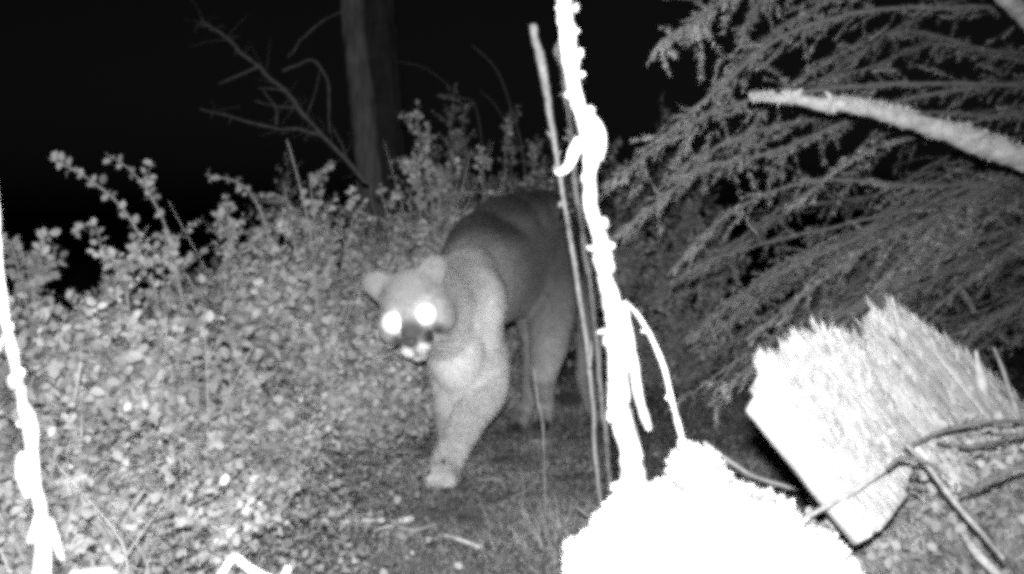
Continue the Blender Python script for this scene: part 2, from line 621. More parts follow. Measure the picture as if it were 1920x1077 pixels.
    if len(rest):
        sh = np.clip(r.normal(1.0, 0.22, len(rest)) + 0.5 * vnoise(C[rest], 7, 91, 2), 0.35, 1.8) * shade_mul
        V, F, s_ = leaf_geo(C[rest], D[rest], N[rest], S[rest], sh)
        link("foliage", make_mesh("foliage", V, F, s_, "shade"), M[mat], t, stuff=True)
    return t


g1 = 2.35
shrub("shrub with two long sprigs arching up to the left against the black sky", 300, 455, 2.75, 0.30, seed=1,
      explicit=[
          ([P(330, 800, 2.75), P(285, 520, 2.7), P(240, 405, 2.65), P(165, 335, 2.6), P(92, 297, 2.55)], 0.004, 16),
          ([P(380, 800, 2.8), P(335, 520, 2.75), P(300, 400, 2.75), P(250, 325, 2.75), P(197, 287, 2.75)], 0.003, 8),
          ([P(300, 400, 2.75), P(275, 350, 2.74), P(285, 300, 2.74)], 0.002, 4),
          ([P(200, 560, 2.6), P(190, 470, 2.6), P(175, 420, 2.6), P(135, 440, 2.6)], 0.002, 7)])
shrub("shrub at the far left edge of the photo with small upright leaf tips", 30, 465, 2.45, 0.24, seed=2,
      explicit=[([P(60, 620, 2.4), P(40, 530, 2.4), P(25, 470, 2.4), P(15, 450, 2.4)], 0.003, 9)])
shrub("large bright-leaved shrub between the left white stick and the pale grass clump", 235, 500, 2.25, 0.30, n_stem=12, twigs=24, seed=3)
shrub("low bright shrub low at the left edge behind the left white stick", 70, 640, 1.95, 0.24, n_stem=9, seed=4)
shrub("shrub with a leaf tuft sticking up at its left, beside the tall pale stem", 430, 390, 3.0, 0.32, n_stem=11, seed=5,
      explicit=[([P(520, 520, 3.0), P(490, 400, 3.0), P(450, 345, 3.0), P(385, 328, 3.0)], 0.0035, 9),
                ([P(440, 520, 3.0), P(430, 420, 3.0), P(425, 370, 3.0)], 0.003, 8)])
shrub("shrub below the dead sapling with the tall pale stem rising through it", 575, 325, 3.2, 0.30, n_stem=12, twigs=22, seed=6)
shrub("mid-height shrub left of the mountain lion's head", 600, 480, 2.85, 0.26, n_stem=10, seed=7)
shrub("low shrub in front, between the bright shrub and the pale grass clump", 360, 640, 2.3, 0.22, n_stem=8, seed=8)
shrub("near low shrub with small leaves right of the left white stick's fork", 170, 770, 1.72, 0.17, n_stem=7, twigs=16, seed=21, leaf=0.017)
shrub("near low shrub above the white bent twig, right of the nearest small-leaved shrub", 350, 830, 1.95, 0.17, n_stem=7, twigs=16, seed=22, leaf=0.017)
shrub("low shrub just left of the pale upright grass clump", 450, 740, 2.35, 0.18, n_stem=7, twigs=16, seed=23, leaf=0.019)
shrub("narrow shrub peaking highest, behind the mountain lion's shoulder", 800, 228, 3.9, 0.20, n_stem=9, twigs=26, seed=9,
      explicit=[([P(820, 500, 3.9), P(810, 380, 3.9), P(800, 290, 3.9), P(803, 228, 3.9)], 0.004, 18),
                ([P(800, 400, 3.9), P(770, 330, 3.9), P(755, 300, 3.9)], 0.004, 10)])
shrub("shrub at the foot of the pale tree trunk", 700, 350, 3.7, 0.27, n_stem=11, seed=10)
shrub("shrub right of the highest one, above the mountain lion's arched back", 900, 290, 4.3, 0.32, n_stem=13, seed=11, n_single=200)
shrub("shrub half hidden by the mountain lion's rump and the thin grey stem", 1030, 330, 4.5, 0.34, n_stem=12, seed=12, n_single=150, shade_mul=1.0)
shrub("shrub directly behind the mountain lion's ears", 735, 440, 3.25, 0.24, n_stem=10, seed=13)
shrub("low shrub under the mountain lion's chin, left of its forelegs", 690, 690, 2.95, 0.22, n_stem=9, seed=14, leaf=0.020)
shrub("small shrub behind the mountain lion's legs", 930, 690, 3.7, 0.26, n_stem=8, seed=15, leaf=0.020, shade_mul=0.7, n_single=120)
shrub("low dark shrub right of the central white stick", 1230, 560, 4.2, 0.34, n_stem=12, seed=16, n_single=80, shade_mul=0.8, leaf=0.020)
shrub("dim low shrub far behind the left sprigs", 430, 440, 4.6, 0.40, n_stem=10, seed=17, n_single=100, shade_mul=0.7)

# far undergrowth, dim
for i, (px, py, dp, sp, lab) in enumerate([
        (860, 150, 6.2, 0.30, "dim sparse bush with a pointed sprig, right of the dark tree trunk"),
        (960, 190, 6.6, 0.45, "dim bush far behind, just left of the thin grey stem"),
        (790, 250, 5.8, 0.35, "dim bush at the foot of the dark tree trunk"),
        (1110, 130, 6.8, 0.50, "dim far bush right behind the central white stick"),
        (1240, 200, 6.4, 0.45, "dim far bush between the white stick and the conifer boughs"),
        (1020, 280, 5.4, 0.40, "dim bush above the mountain lion's rump"),
        (540, 300, 6.0, 0.30, "dim bush behind the dead sapling's foot"),
        (930, 230, 5.0, 0.34, "dim low bush between the highest leafy shrub and the thin grey stem"),
        (1150, 260, 5.2, 0.36, "dim bush behind the lower half of the white stick"),
        (1290, 330, 5.4, 0.36, "dim bush showing under the lowest conifer tips")]):
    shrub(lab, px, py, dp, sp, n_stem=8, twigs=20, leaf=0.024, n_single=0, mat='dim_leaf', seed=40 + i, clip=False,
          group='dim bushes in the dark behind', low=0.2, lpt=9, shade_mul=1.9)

# far thin stems
stick("twig", "faint bare stem curving up in the dark left of the thin grey stem", "twig",
      [("stem", [ground_below(P(1000, 500, 5.6)), P(985, 330, 5.6), P(960, 210, 5.6), P(930, 130, 5.6), P(885, 85, 5.6)], [0.008, 0.004, 0.003]),
       ("twig", to3([(975, 280), (930, 200), (900, 170)], 5.6), [0.003, 0.002])], M['dim_stem'])
stick("twig", "faint bare arching stem beside the dark tree trunk", "twig",
      [("stem", [ground_below(P(930, 500, 5.9)), P(900, 240, 5.9), P(860, 180, 5.9), P(800, 130, 5.9), P(745, 115, 5.9)], [0.005, 0.003, 0.002])], M['dim_stem'])

# tall pale stems in the thicket
stick("plant_stem", "tall pale upright stem rising through the shrub left of the lion", "stem",
      [("stem", [ground_below(P(600, 900, 2.9), 0.02), P(597, 770, 2.9), P(594, 600, 2.85), P(588, 480, 2.85), P(565, 360, 2.85), P(538, 262, 2.85)],
        [0.0035, 0.0035, 0.0028, 0.0015]),
       ("twig", to3([(592, 560), (580, 500), (562, 470)], 2.85), [0.0015, 0.001]),
       ("twig", to3([(590, 500), (600, 440), (612, 415)], 2.85), [0.0015, 0.001])], M['grey_stem'], rough=0.4)
stick("plant_stem", "short pale stem leaning right in the bright shrub near the left edge", "stem",
      [("stem", [ground_below(P(110, 940, 2.1), 0.02), P(125, 838, 1.95), P(138, 760, 1.75), P(152, 680, 1.72)], [0.0018, 0.002, 0.0014])], M['pale_stem'])
stick("plant_stem", "thin short upright stem just right of the short leaning pale stem", "stem",
      [("stem", [ground_below(P(165, 940, 2.2), 0.02), P(160, 850, 2.0), P(156, 800, 1.8), P(154, 745, 1.75)], [0.0012, 0.0012, 0.0008])], M['grey_stem'])


# ------------------------------------------------------------------ conifer boughs on the right
def needles_along(line, T, side, bag_n, r, nlen, step, width, droop=0.2, both=True, sh=1.0):
    """line (k,3) polyline; scatter needles"""
    seg = np.linalg.norm(np.diff(line, axis=0), axis=1)
    L = seg.sum()
    n = max(4, int(L / step))
    u = np.sort(r.uniform(0.02, 1.0, n))
    if n > 12:
        q_ = np.stack([u * L * 45 + r.uniform(0, 99), 0 * u, 0 * u], 1)
        u = u[vnoise(q_, 1.0, 6, 2) + r.normal(0, 0.3, n) > -0.22]
        n = len(u)
        if n < 2:
            return
    cum = np.concatenate([[0], np.cumsum(seg)]) / L
    C = np.stack([np.interp(u, cum, line[:, c]) for c in range(3)], 1)
    Tn = norm(np.stack([np.interp(u, cum, T[:, c]) for c in range(3)], 1))
    Sd = norm(np.broadcast_to(side, Tn.shape) - (Tn * side).sum(1)[:, None] * Tn)
    Nn = np.cross(Tn, Sd)
    sg = np.where(r.uniform(size=n) < 0.5, 1, -1)[:, None]
    Dn = norm(Tn * 0.75 + Sd * sg * r.uniform(0.5, 1.0, (n, 1)) + Nn * r.normal(0, 0.35, (n, 1)) + np.array([0, 0, -droop * 0.3]))
    W = norm(np.cross(Dn, norm(np.array([0.0, -1.0, 0.3]) + 0.5 * r.normal(size=(n, 3)))))
    ln = nlen * r.uniform(0.6, 1.1, (n, 1))
    V = np.stack([C - W * width / 2, C + W * width / 2, C + Dn * ln * 0.6 + W * width * 0.45, C + Dn * ln, C + Dn * ln * 0.6 - W * width * 0.45], 1).reshape(-1, 3)
    b_ = np.arange(n)[:, None] * 5
    F = np.array([[0, 1, 2, 3, 4]]) + b_
    bag_n.add(V, [F], np.repeat(np.clip(r.normal(sh, 0.22 * sh, n), 0.2, 1.8), 5))


def bough(parent, path, rad, seed, tw_len=0.075, dens=1.0, nlen=0.018, sh=1.0, label=None):
    r = np.random.default_rng(seed)
    sh = sh * r.uniform(0.65, 1.25)
    V, F = tube(path, [rad, rad * 0.7, rad * 0.3], 40, 6, 0.2, 60, seed, 0.006)
    bo = link("bough", make_mesh("bough", V, F, smooth_sh=True), M['twigwood'], parent)
    if label:
        bo['label'] = label
    line = np.array([list(p) for p in catmull(path, 80)])
    T = norm(np.gradient(line, axis=0))
    L = np.linalg.norm(np.diff(line, axis=0), axis=1).sum()
    plane = norm(np.array([0.25 * r.normal(), 0.55 + 0.2 * r.normal(), 0.8]))
    nb, wb = Bag(), Bag()
    nt = int(L / 0.026 * dens)
    needles_along(line[8:], T[8:], np.cross(T[40], plane), nb, r, nlen, 0.0011, 0.0020, sh=sh)
    for k in range(nt):
        u = 0.05 + 0.93 * (k + r.uniform(0, 0.8)) / nt
        i = min(79, int(u * 80))
        sd = norm(np.cross(T[i], plane)) * (1 if k % 2 else -1)
        ln = 1.5 * tw_len * (0.2 + 1.5 * r.uniform(0, 1) ** 1.5) * (0.35 + 1.3 * math.sqrt(max(0.02, (1 - u) * (0.25 + u))))
        d0 = norm(T[i] * 0.95 + sd * r.uniform(0.15, 0.75) + 0.33 * r.normal(size=3) + np.array([0, 0, -0.22]))
        p0 = line[i]
        p1 = p0 + d0 * ln * 0.5
        p2 = p0 + norm(d0 + np.array([0, 0, -0.25]) + T[i] * 0.3 + 0.35 * r.normal(size=3)) * ln
        tl = np.array([list(p) for p in catmull([Vector(p0), Vector(p1), Vector(p2)], 6)])
        V, F = tube([Vector(p0), Vector(p1), Vector(p2)], [0.0012, 0.001, 0.0006], 3, 3)
        wb.add(V, F)
        needles_along(tl, norm(np.gradient(tl, axis=0)), norm(np.cross(d0, plane)), nb, r, nlen, 0.0019, 0.0017, sh=sh)
    link("twigs", wb.mesh("twigs"), M['twigwood'], bo if False else parent, stuff=True)
    link("needles", nb.mesh("needles", "shade"), M['needle'], parent, stuff=True)


con = thing("conifer", "drooping conifer with feathery needled boughs filling the right of the photo", "conifer",
            tuple(ground_below(P(2250, 700, 3.9), 0.0)))
tb = Vector(con.location)
V, F = tube([tb - Vector((0, 0, 0.2)), tb + Vector((0.03, 0, 1.2)), tb + Vector((-0.02, 0.05, 3.0)), tb + Vector((0.04, 0, 6.0))],
            [0.13, 0.11, 0.085, 0.03], 60, 16, 0.15, 10, 2, 0.02)
link("trunk", make_mesh("trunk", V, F, smooth_sh=True), M['trunk'], con)
mainb = [
    ([(2240, 60), (2060, 30), (1900, 18), (1700, 14), (1560, 36), (1450, 78), (1360, 155), (1290, 215), (1240, 262)], 3.3, 2.7, 0.008, 0.075),
    ([(2230, -240), (1800, -160), (1480, -70), (1370, -10), (1300, 45), (1238, 88)], 3.3, 2.6, 0.006, 0.07),
    ([(2230, -200), (1700, -120), (1500, -60), (1420, 10), (1390, 75)], 3.4, 2.8, 0.005, 0.055),
    ([(2240, 200), (2050, 175), (1900, 160), (1700, 158), (1560, 166), (1400, 190), (1290, 235), (1200, 300), (1128, 352)], 3.6, 2.8, 0.009, 0.085),
    ([(2240, 180), (2000, 150), (1720, 182), (1560, 240), (1450, 285), (1315, 318), (1220, 390), (1150, 446)], 3.6, 2.8, 0.008, 0.06),
    ([(2240, 200), (1980, 200), (1690, 262), (1580, 310), (1480, 392)], 3.5, 2.9, 0.006, 0.035),
    ([(2240, 330), (1920, 332), (1750, 350), (1560, 338), (1440, 362), (1330, 430), (1250, 520)], 3.8, 3.1, 0.008, 0.06),
    ([(2240, 300), (1990, 300), (1820, 350), (1620, 440), (1450, 520), (1380, 560), (1290, 640)], 3.7, 3.0, 0.008, 0.075),
    ([(2240, 400), (1900, 430), (1700, 520), (1560, 600), (1420, 680), (1330, 760)], 3.6, 3.0, 0.008, 0.08),
    ([(2240, 350), (1980, 340), (1750, 385), (1500, 440), (1350, 480), (1258, 530)], 3.9, 3.2, 0.007, 0.075),
    ([(2240, 100), (1900, 100), (1700, 60), (1560, 110), (1440, 200), (1390, 290)], 3.8, 3.2, 0.006, 0.06),
    ([(2240, 120), (1900, 110), (1760, 80), (1650, 120), (1560, 150), (1500, 190)], 3.9, 3.4, 0.006, 0.06),
    ([(2240, 230), (1900, 220), (1700, 210), (1520, 225), (1400, 250), (1300, 300), (1255, 335)], 3.7, 3.0, 0.006, 0.07),
    ([(2240, -60), (1900, -60), (1650, -30), (1500, 30), (1400, 110), (1330, 180)], 3.6, 3.0, 0.007, 0.07),
    ([(2240, -60), (1900, -40), (1750, 20), (1620, 90), (1530, 160)], 3.8, 3.5, 0.006, 0.08),
]
for i, (path, d0, d1, rad, tl) in enumerate(mainb):
    bough(con, to3(path, d0, d1), rad, 200 + i, tl)
rr_ = random.Random(5)
for i in range(72):
    sx = rr_.uniform(1480, 2100)
    sy = rr_.uniform(300, 660) + (sx - 1500) * 0.05
    ang = math.radians(rr_.uniform(136, 170))
    ln = rr_.uniform(220, 500)
    d0 = rr_.uniform(3.3, 5.0)
    pth = [(2240 + rr_.uniform(0, 20), sy - (2240 - sx) * 0.25), (sx + 0.35 * (2240 - sx), sy - (2240 - sx) * 0.16), (sx, sy),
           (sx + ln * 0.5 * math.cos(ang), sy + ln * 0.5 * math.sin(ang)),
           (sx + ln * math.cos(ang + 0.1) - 10, sy + ln * math.sin(ang - 0.18) + 10)]
    ex, ey = pth[-1]
    if ex < 1230:
        continue
    if ey > 840:
        continue
    bough(con, to3(pth, d0 + 0.1, d0 - 0.5), 0.006, 300 + i, 0.085, sh=0.9)

# thick bare limb arching in from the right edge
stick("bare_limb", "thick pale rough limb arching in from the right edge among the conifer boughs", "limb", [
    ("limb", [P(2350, 560, 2.55), P(2150, 400, 2.5), P(1990, 318, 2.45), P(1900, 290, 2.42), P(1800, 255, 2.4), P(1700, 222, 2.38), P(1600, 200, 2.36), P(1520, 190, 2.35), P(1460, 184, 2.34), P(1405, 184, 2.34)],
     [0.034, 0.034, 0.032, 0.027, 0.023, 0.020, 0.016, 0.014, 0.010, 0.004]),
    ("twig", to3([(1820, 258), (1838, 252), (1850, 244)], 2.38), [0.012, 0.008]),
    ("twig", to3([(1500, 188), (1495, 176), (1502, 168)], 2.34), [0.006, 0.003]),
    ("twig", to3([(1555, 192), (1556, 180), (1548, 172)], 2.34), [0.006, 0.003]),
], M['limb'], sides=14, rough=0.35, rfreq=38, jitter=0.006, n=110)
_lm = [o for o in bpy.data.objects if o.name.startswith("limb")][0]
_v = np.array([list(q.co) for q in _lm.data.vertices])
_f = np.array([list(q.vertices) for q in _lm.data.polygons if len(q.vertices) == 4])
_v0 = _v.copy()
_r = np.random.default_rng(3)
_ix = _r.choice(len(_f), 9000)
_uv = _r.uniform(size=(2, 9000, 1))
_pp = (_v[_f[_ix, 0]] * (1 - _uv[0]) + _v[_f[_ix, 1]] * _uv[0]) * (1 - _uv[1]) + (_v[_f[_ix, 3]] * (1 - _uv[0]) + _v[_f[_ix, 2]] * _uv[0]) * _uv[1]
_kk = vnoise(_pp, 30, 2, 2) > -0.15
_pp = _pp[_kk]
_fr = _f[_ix][_kk]
_nn = norm(np.cross(_v[_fr[:, 1]] - _v[_fr[:, 0]], _v[_fr[:, 3]] - _v[_fr[:, 0]]))
_nn *= np.where(_nn[:, 1:2] + 0.3 * 0 > 0, -1, 1)
_dd = norm(_nn + 0.6 * _r.normal(size=_nn.shape) + np.array([0, 0, 0.9]))
_ww = norm(np.cross(_dd, _r.normal(size=_nn.shape))) * 0.0011
_ll = 0.004 + 0.009 * _r.uniform(size=(len(_pp), 1)) ** 2
_vv = np.stack([_pp - _ww, _pp + _ww, _pp + _dd * _ll + _ww * 0.5, _pp + _dd * _ll - _ww * 0.5], 1).reshape(-1, 3)
link("moss", make_mesh("moss", _vv, [np.array([[0, 1, 2, 3]]) + 4 * np.arange(len(_pp))[:, None]]), M['limb'], _lm.parent, stuff=True)
stick("bare_limb", "short pale bare limb cutting across the top right corner", "limb", [
    ("limb", to3([(1800, -90), (1880, -10), (1930, 40), (2020, 130), (2200, 300), (2300, 500)], 2.3, 2.6), [0.018, 0.020, 0.022, 0.026])],
      M['limb'], sides=12, rough=0.3, rfreq=38, n=60)


# ------------------------------------------------------------------ ground cover, litter, grass
def scatter_cover(name, n, xr, yr, size, mat, label, cat, zmax, seed, dens=None, sh=1.0, up=0.6, clump=(-0.35, 0.25)):
    r = np.random.default_rng(seed)
    x = r.uniform(xr[0], xr[1], n)
    y = r.uniform(yr[0], yr[1], n)
    p = np.stack([x, y, 0 * x], 1)
    cl = vnoise(p, 4.5, seed, 3)
    w = smooth(clump[0], clump[1], cl)
    if dens is not None:
        w = w * dens(x, y)
    keep = r.uniform(size=n) < w
    x, y, cl = x[keep], y[keep], cl[keep]
    n = len(x)
    z = ground_z(x, y) + r.uniform(0.0, 1, n) ** 1.3 * zmax * (0.4 + 0.9 * smooth(-0.4, 0.5, cl))
    C = np.stack([x, y, z], 1)
    D = norm(r.normal(size=(n, 3)) * np.array([1, 1, 0.8]) + np.array([0, 0, 0.3]))
    N = norm(r.normal(size=(n, 3)) * up + np.array([0, -0.3, 0.9]))
    S = size * r.uniform(0.5, 1.2, n)
    V, F, s_ = leaf_geo(C, D, N, S, np.clip(r.normal(sh, 0.2 * sh, n), 0.2, 2))
    o = link(name, make_mesh(name, V, F, s_, "shade"), mat)
    o['kind'] = 'stuff'
    o['label'] = label
    o['category'] = cat
    return o


left = lambda x, y: 1 - smooth(-0.55, -0.08, x + 0.10 * (y - 2))
rest = lambda x, y: 0.55 * smooth(-0.3, 0.1, x)
scatter_cover("ground_cover", 30000, (-1.5, 0.3), (1.2, 3.4), 0.0145, M['cover'],
              "low leafy ground cover spreading over the lower left", "ground cover", 0.10, 61, left, 1.25, up=1.6)
scatter_cover("ground_cover", 12000, (-0.6, 1.5), (1.3, 3.9), 0.012, M['cover'],
              "sparser low plants on the darker ground under and right of the lion", "ground cover", 0.04, 62, rest, 0.7, up=1.2, clump=(-0.3, 0.4))
scatter_cover("bank_plants", 11000, (0.40, 1.45), (0.95, 1.95), 0.016, M['cover'],
              "matted leaves and low plants on the bank at the lower right", "ground cover", 0.08, 63, None, 1.9, up=1.2, clump=(-0.8, 0.1))
scatter_cover("leaf_litter", 22000, (-1.8, 2.2), (1.2, 4.6), 0.011, M['litter'],
              "small fallen leaves and crumbs of litter on the ground", "litter", 0.012, 64, None, 1.1, up=0.9)


def blades(name, C, H, lean, width, sh, mat, label, cat, seed, top_level=True, parent=None):
    r = np.random.default_rng(seed)
    n = len(C)
    D = norm(np.stack([r.normal(0, lean, n), r.normal(0, lean, n), np.ones(n)], 1))
    B = norm(np.stack([r.normal(size=n), r.normal(size=n), 0 * np.ones(n)], 1))
    W = norm(np.cross(D, norm(np.array([0, -1.0, 0]) + 0.6 * r.normal(size=(n, 3))))) * width / 2
    h = (H * r.uniform(0.5, 1.1, n))[:, None]
    bend = B * h * r.uniform(0.05, 0.5, (n, 1))
    V = np.stack([C - W, C + W, C + D * h * 0.5 + bend * 0.3 + W * 0.8, C + D * h * 0.5 + bend * 0.3 - W * 0.8,
                  C + D * h * 0.95 + bend], 1).reshape(-1, 3)
    b_ = np.arange(n)[:, None] * 5
    me = make_mesh(name, V, [np.array([[0, 1, 2, 3]]) + b_, np.array([[3, 2, 4]]) + b_],
                   np.clip(np.repeat(r.normal(1, 0.3, n), 5) * sh, 0.15, 2.4), "shade")
    o = link(name, me, mat, parent)
    if top_level:
        o['label'] = label
        o['category'] = cat
    return o


r = np.random.default_rng(77)
n = 16000
x = r.uniform(-1.5, 1.7, n); y = r.uniform(1.3, 4.2, n)
w = smooth(-0.2, 0.4, vnoise(np.stack([x, y, 0 * x], 1), 3.2, 70, 3))
k_ = r.uniform(size=n) < w
x, y = x[k_], y[k_]
o = blades("grass", np.stack([x, y, ground_z(x, y) - 0.005], 1), 0.065, 0.55, 0.0018, 0.9, M['grass'],
           "short thin grass scattered over the forest floor", "grass", 71)
o['kind'] = 'stuff'
n = 150000
x = r.uniform(-1.6, 1.8, n); y = 1.15 + 3.2 * r.uniform(0, 1, n) ** 1.5
o = blades("moss", np.stack([x, y, ground_z(x, y) - 0.004], 1), 0.020, 0.9, 0.0030,
           0.80 + 0.95 * np.repeat((1 - smooth(-0.6, 0.0, x)) + 0.75 * vnoise(np.stack([x, y, 0 * x], 1), 5, 21, 3), 5), M['grass'],
           "mossy fuzz carpeting the forest floor", "moss", 72)
o['kind'] = 'stuff'


n = 42000
x = r.uniform(0.38, 1.4, n); y = r.uniform(0.95, 1.9, n)
o = blades("bank_grass", np.stack([x, y, ground_z(x, y) - 0.004], 1), 0.034, 0.8, 0.0022,
           1.15 + 0.7 * np.repeat(vnoise(np.stack([x, y, 0 * x], 1), 9, 23, 3), 5), M['grass'],
           "dry matted grass and stalks over the bank at the lower right", "grass", 73)
o['kind'] = 'stuff'


def tuft(label, px, py, dp, h, nb, lean, sh, seed, spread=0.03):
    r = np.random.default_rng(seed)
    c = P(px, py, dp)
    x = c.x + r.normal(0, spread, nb)
    y = c.y + r.normal(0, spread, nb)
    b0 = Vector((c.x, c.y, gz(c.x, c.y)))
    t = thing("grass_clump", label, "grass clump", tuple(b0), "grass clumps")
    o = blades("blades", np.stack([x, y, ground_z(x, y) - 0.005], 1), h, lean, 0.0024, sh, M['grass'], "", "", seed, False, t)
    o['kind'] = 'stuff'


tuft("pale upright grass clump at the foot of the shrubs, left of the lion's forepaw", 530, 905, 2.42, 0.15, 160, 0.16, 1.9, 81)
tuft("thin pale grass clump right of the lion's hind feet", 1040, 1000, 2.15, 0.10, 70, 0.25, 1.0, 82, 0.06)
tuft("pale grass clump low in front of the lion's hind feet", 960, 930, 2.45, 0.06, 70, 0.6, 1.0, 83, 0.05)
tuft("grass clump beside the white mossy stump", 1060, 1060, 2.0, 0.07, 60, 0.4, 1.0, 84, 0.05)

tuft("short grass clump half hiding the toes of the lion's forward paw", 815, 915, 2.40, 0.05, 60, 0.5, 0.9, 85, 0.05)
tuft("short grass clump at the lion's rear feet", 1000, 850, 2.95, 0.06, 60, 0.5, 0.9, 86, 0.06)
# wood on the ground
def ground_stick(label, p2, d0, d1, rad, mat, name="fallen_stick", cat="stick", rough=0.35, lift=0.9, seed=0):
    pts = []
    for i, q in enumerate(p2):
        dd = d0 + (d1 - d0) * i / (len(p2) - 1)
        p = P(q[0], q[1], dd)
        pts.append(p)
    base = pts[0]
    V, F = tube(pts, rad, 30, 9, rough, 45, seed, 0.004)
    o = link(name, make_mesh(name, V - np.array(base), F, smooth_sh=True), mat)
    o.location = base
    tag(o, label, cat)
    return o


ground_stick("short pale knobbly piece of rotten wood lying on the ground in front of the lion",
             [(605, 975), (620, 990), (660, 984), (700, 985), (740, 984), (775, 970)], 2.17, 2.2, [0.010, 0.016, 0.013, 0.015, 0.013, 0.006], M['pale_stem'], "wood_piece", "wood", 0.5, seed=3)
ground_stick("thin pale stick lying near the bottom centre, pointing down right", [(835, 1003), (880, 1018), (940, 1045)], 2.08, 2.0, [0.003, 0.004, 0.003], M['pale_stem'], seed=4)
ground_stick("thin twig standing below the pale piece of wood", [(682, 998), (672, 1030), (655, 1090)], 2.14, 1.95, [0.003, 0.003, 0.003], M['grey_stem'], seed=5)
ground_stick("low mossy stick crossing the ground left of the white stump", [(880, 1045), (950, 1028), (1020, 1030), (1100, 1018)], 2.05, 2.1, [0.007, 0.011, 0.011, 0.007], M['grey_stem'], seed=6)
ground_stick("thin straight twig pointing at the white stump from the left", [(1080, 950), (1128, 990)], 1.95, 1.8, [0.002, 0.002], M['pale_stem'], seed=7)
ground_stick("thin pale twig slanting down right of the curved stem", [(1322, 830), (1370, 868), (1420, 895), (1480, 915), (1560, 930)], 1.75, 1.95, [0.003, 0.0035, 0.003, 0.002], M['pale_stem'], seed=8)
ground_stick("low pale stick lying across the ground cover at lower left", [(250, 1010), (290, 1000), (340, 1002)], 1.95, 2.0, [0.006, 0.009, 0.006], M['grey_stem'], seed=10)


_g = random.Random(8)
for _k, (_x, _y, _d, _a, _l, _w, _lab) in enumerate([
        (760, 1030, 2.1, 10, 120, 4, "thin pale stick lying flat right below the knobbly piece of wood"),
        (920, 900, 2.45, -35, 60, 3, "short pale twig slanting on the ground right of the lion's forepaw"),
        (985, 935, 2.35, 50, 70, 3, "short twig tilted in the grass below the lion's hind feet"),
        (480, 960, 2.25, -8, 110, 5, "low mossy twig lying on the ground cover left of the knobbly wood"),
        (560, 1040, 2.05, 25, 80, 3, "small twig right of the white bent twig at the bottom edge")]):
    _c = P(_x, _y, _d)
    _c.z = gz(_c.x, _c.y) + 0.012
    _s = _d / FPX
    _dir = Vector((math.cos(math.radians(_a)), math.sin(math.radians(_a)) * 1.6, 0))
    _pts = [_c + _dir * (_t2 * _l * _s) + Vector((0, 0, _g.uniform(-0.004, 0.008))) for _t2 in (-0.5, -0.2, 0.15, 0.5)]
    V, F = tube(_pts, [_w * _s * 0.6, _w * _s, _w * _s * 0.9, _w * _s * 0.4], 20, 7, 0.4, 60, _k, 0.004)
    _o = link("fallen_stick", make_mesh("fallen_stick", V - np.array(_pts[0]), F, smooth_sh=True), M['grey_stem'])
    _o.location = _pts[0]
    tag(_o, _lab, "stick")


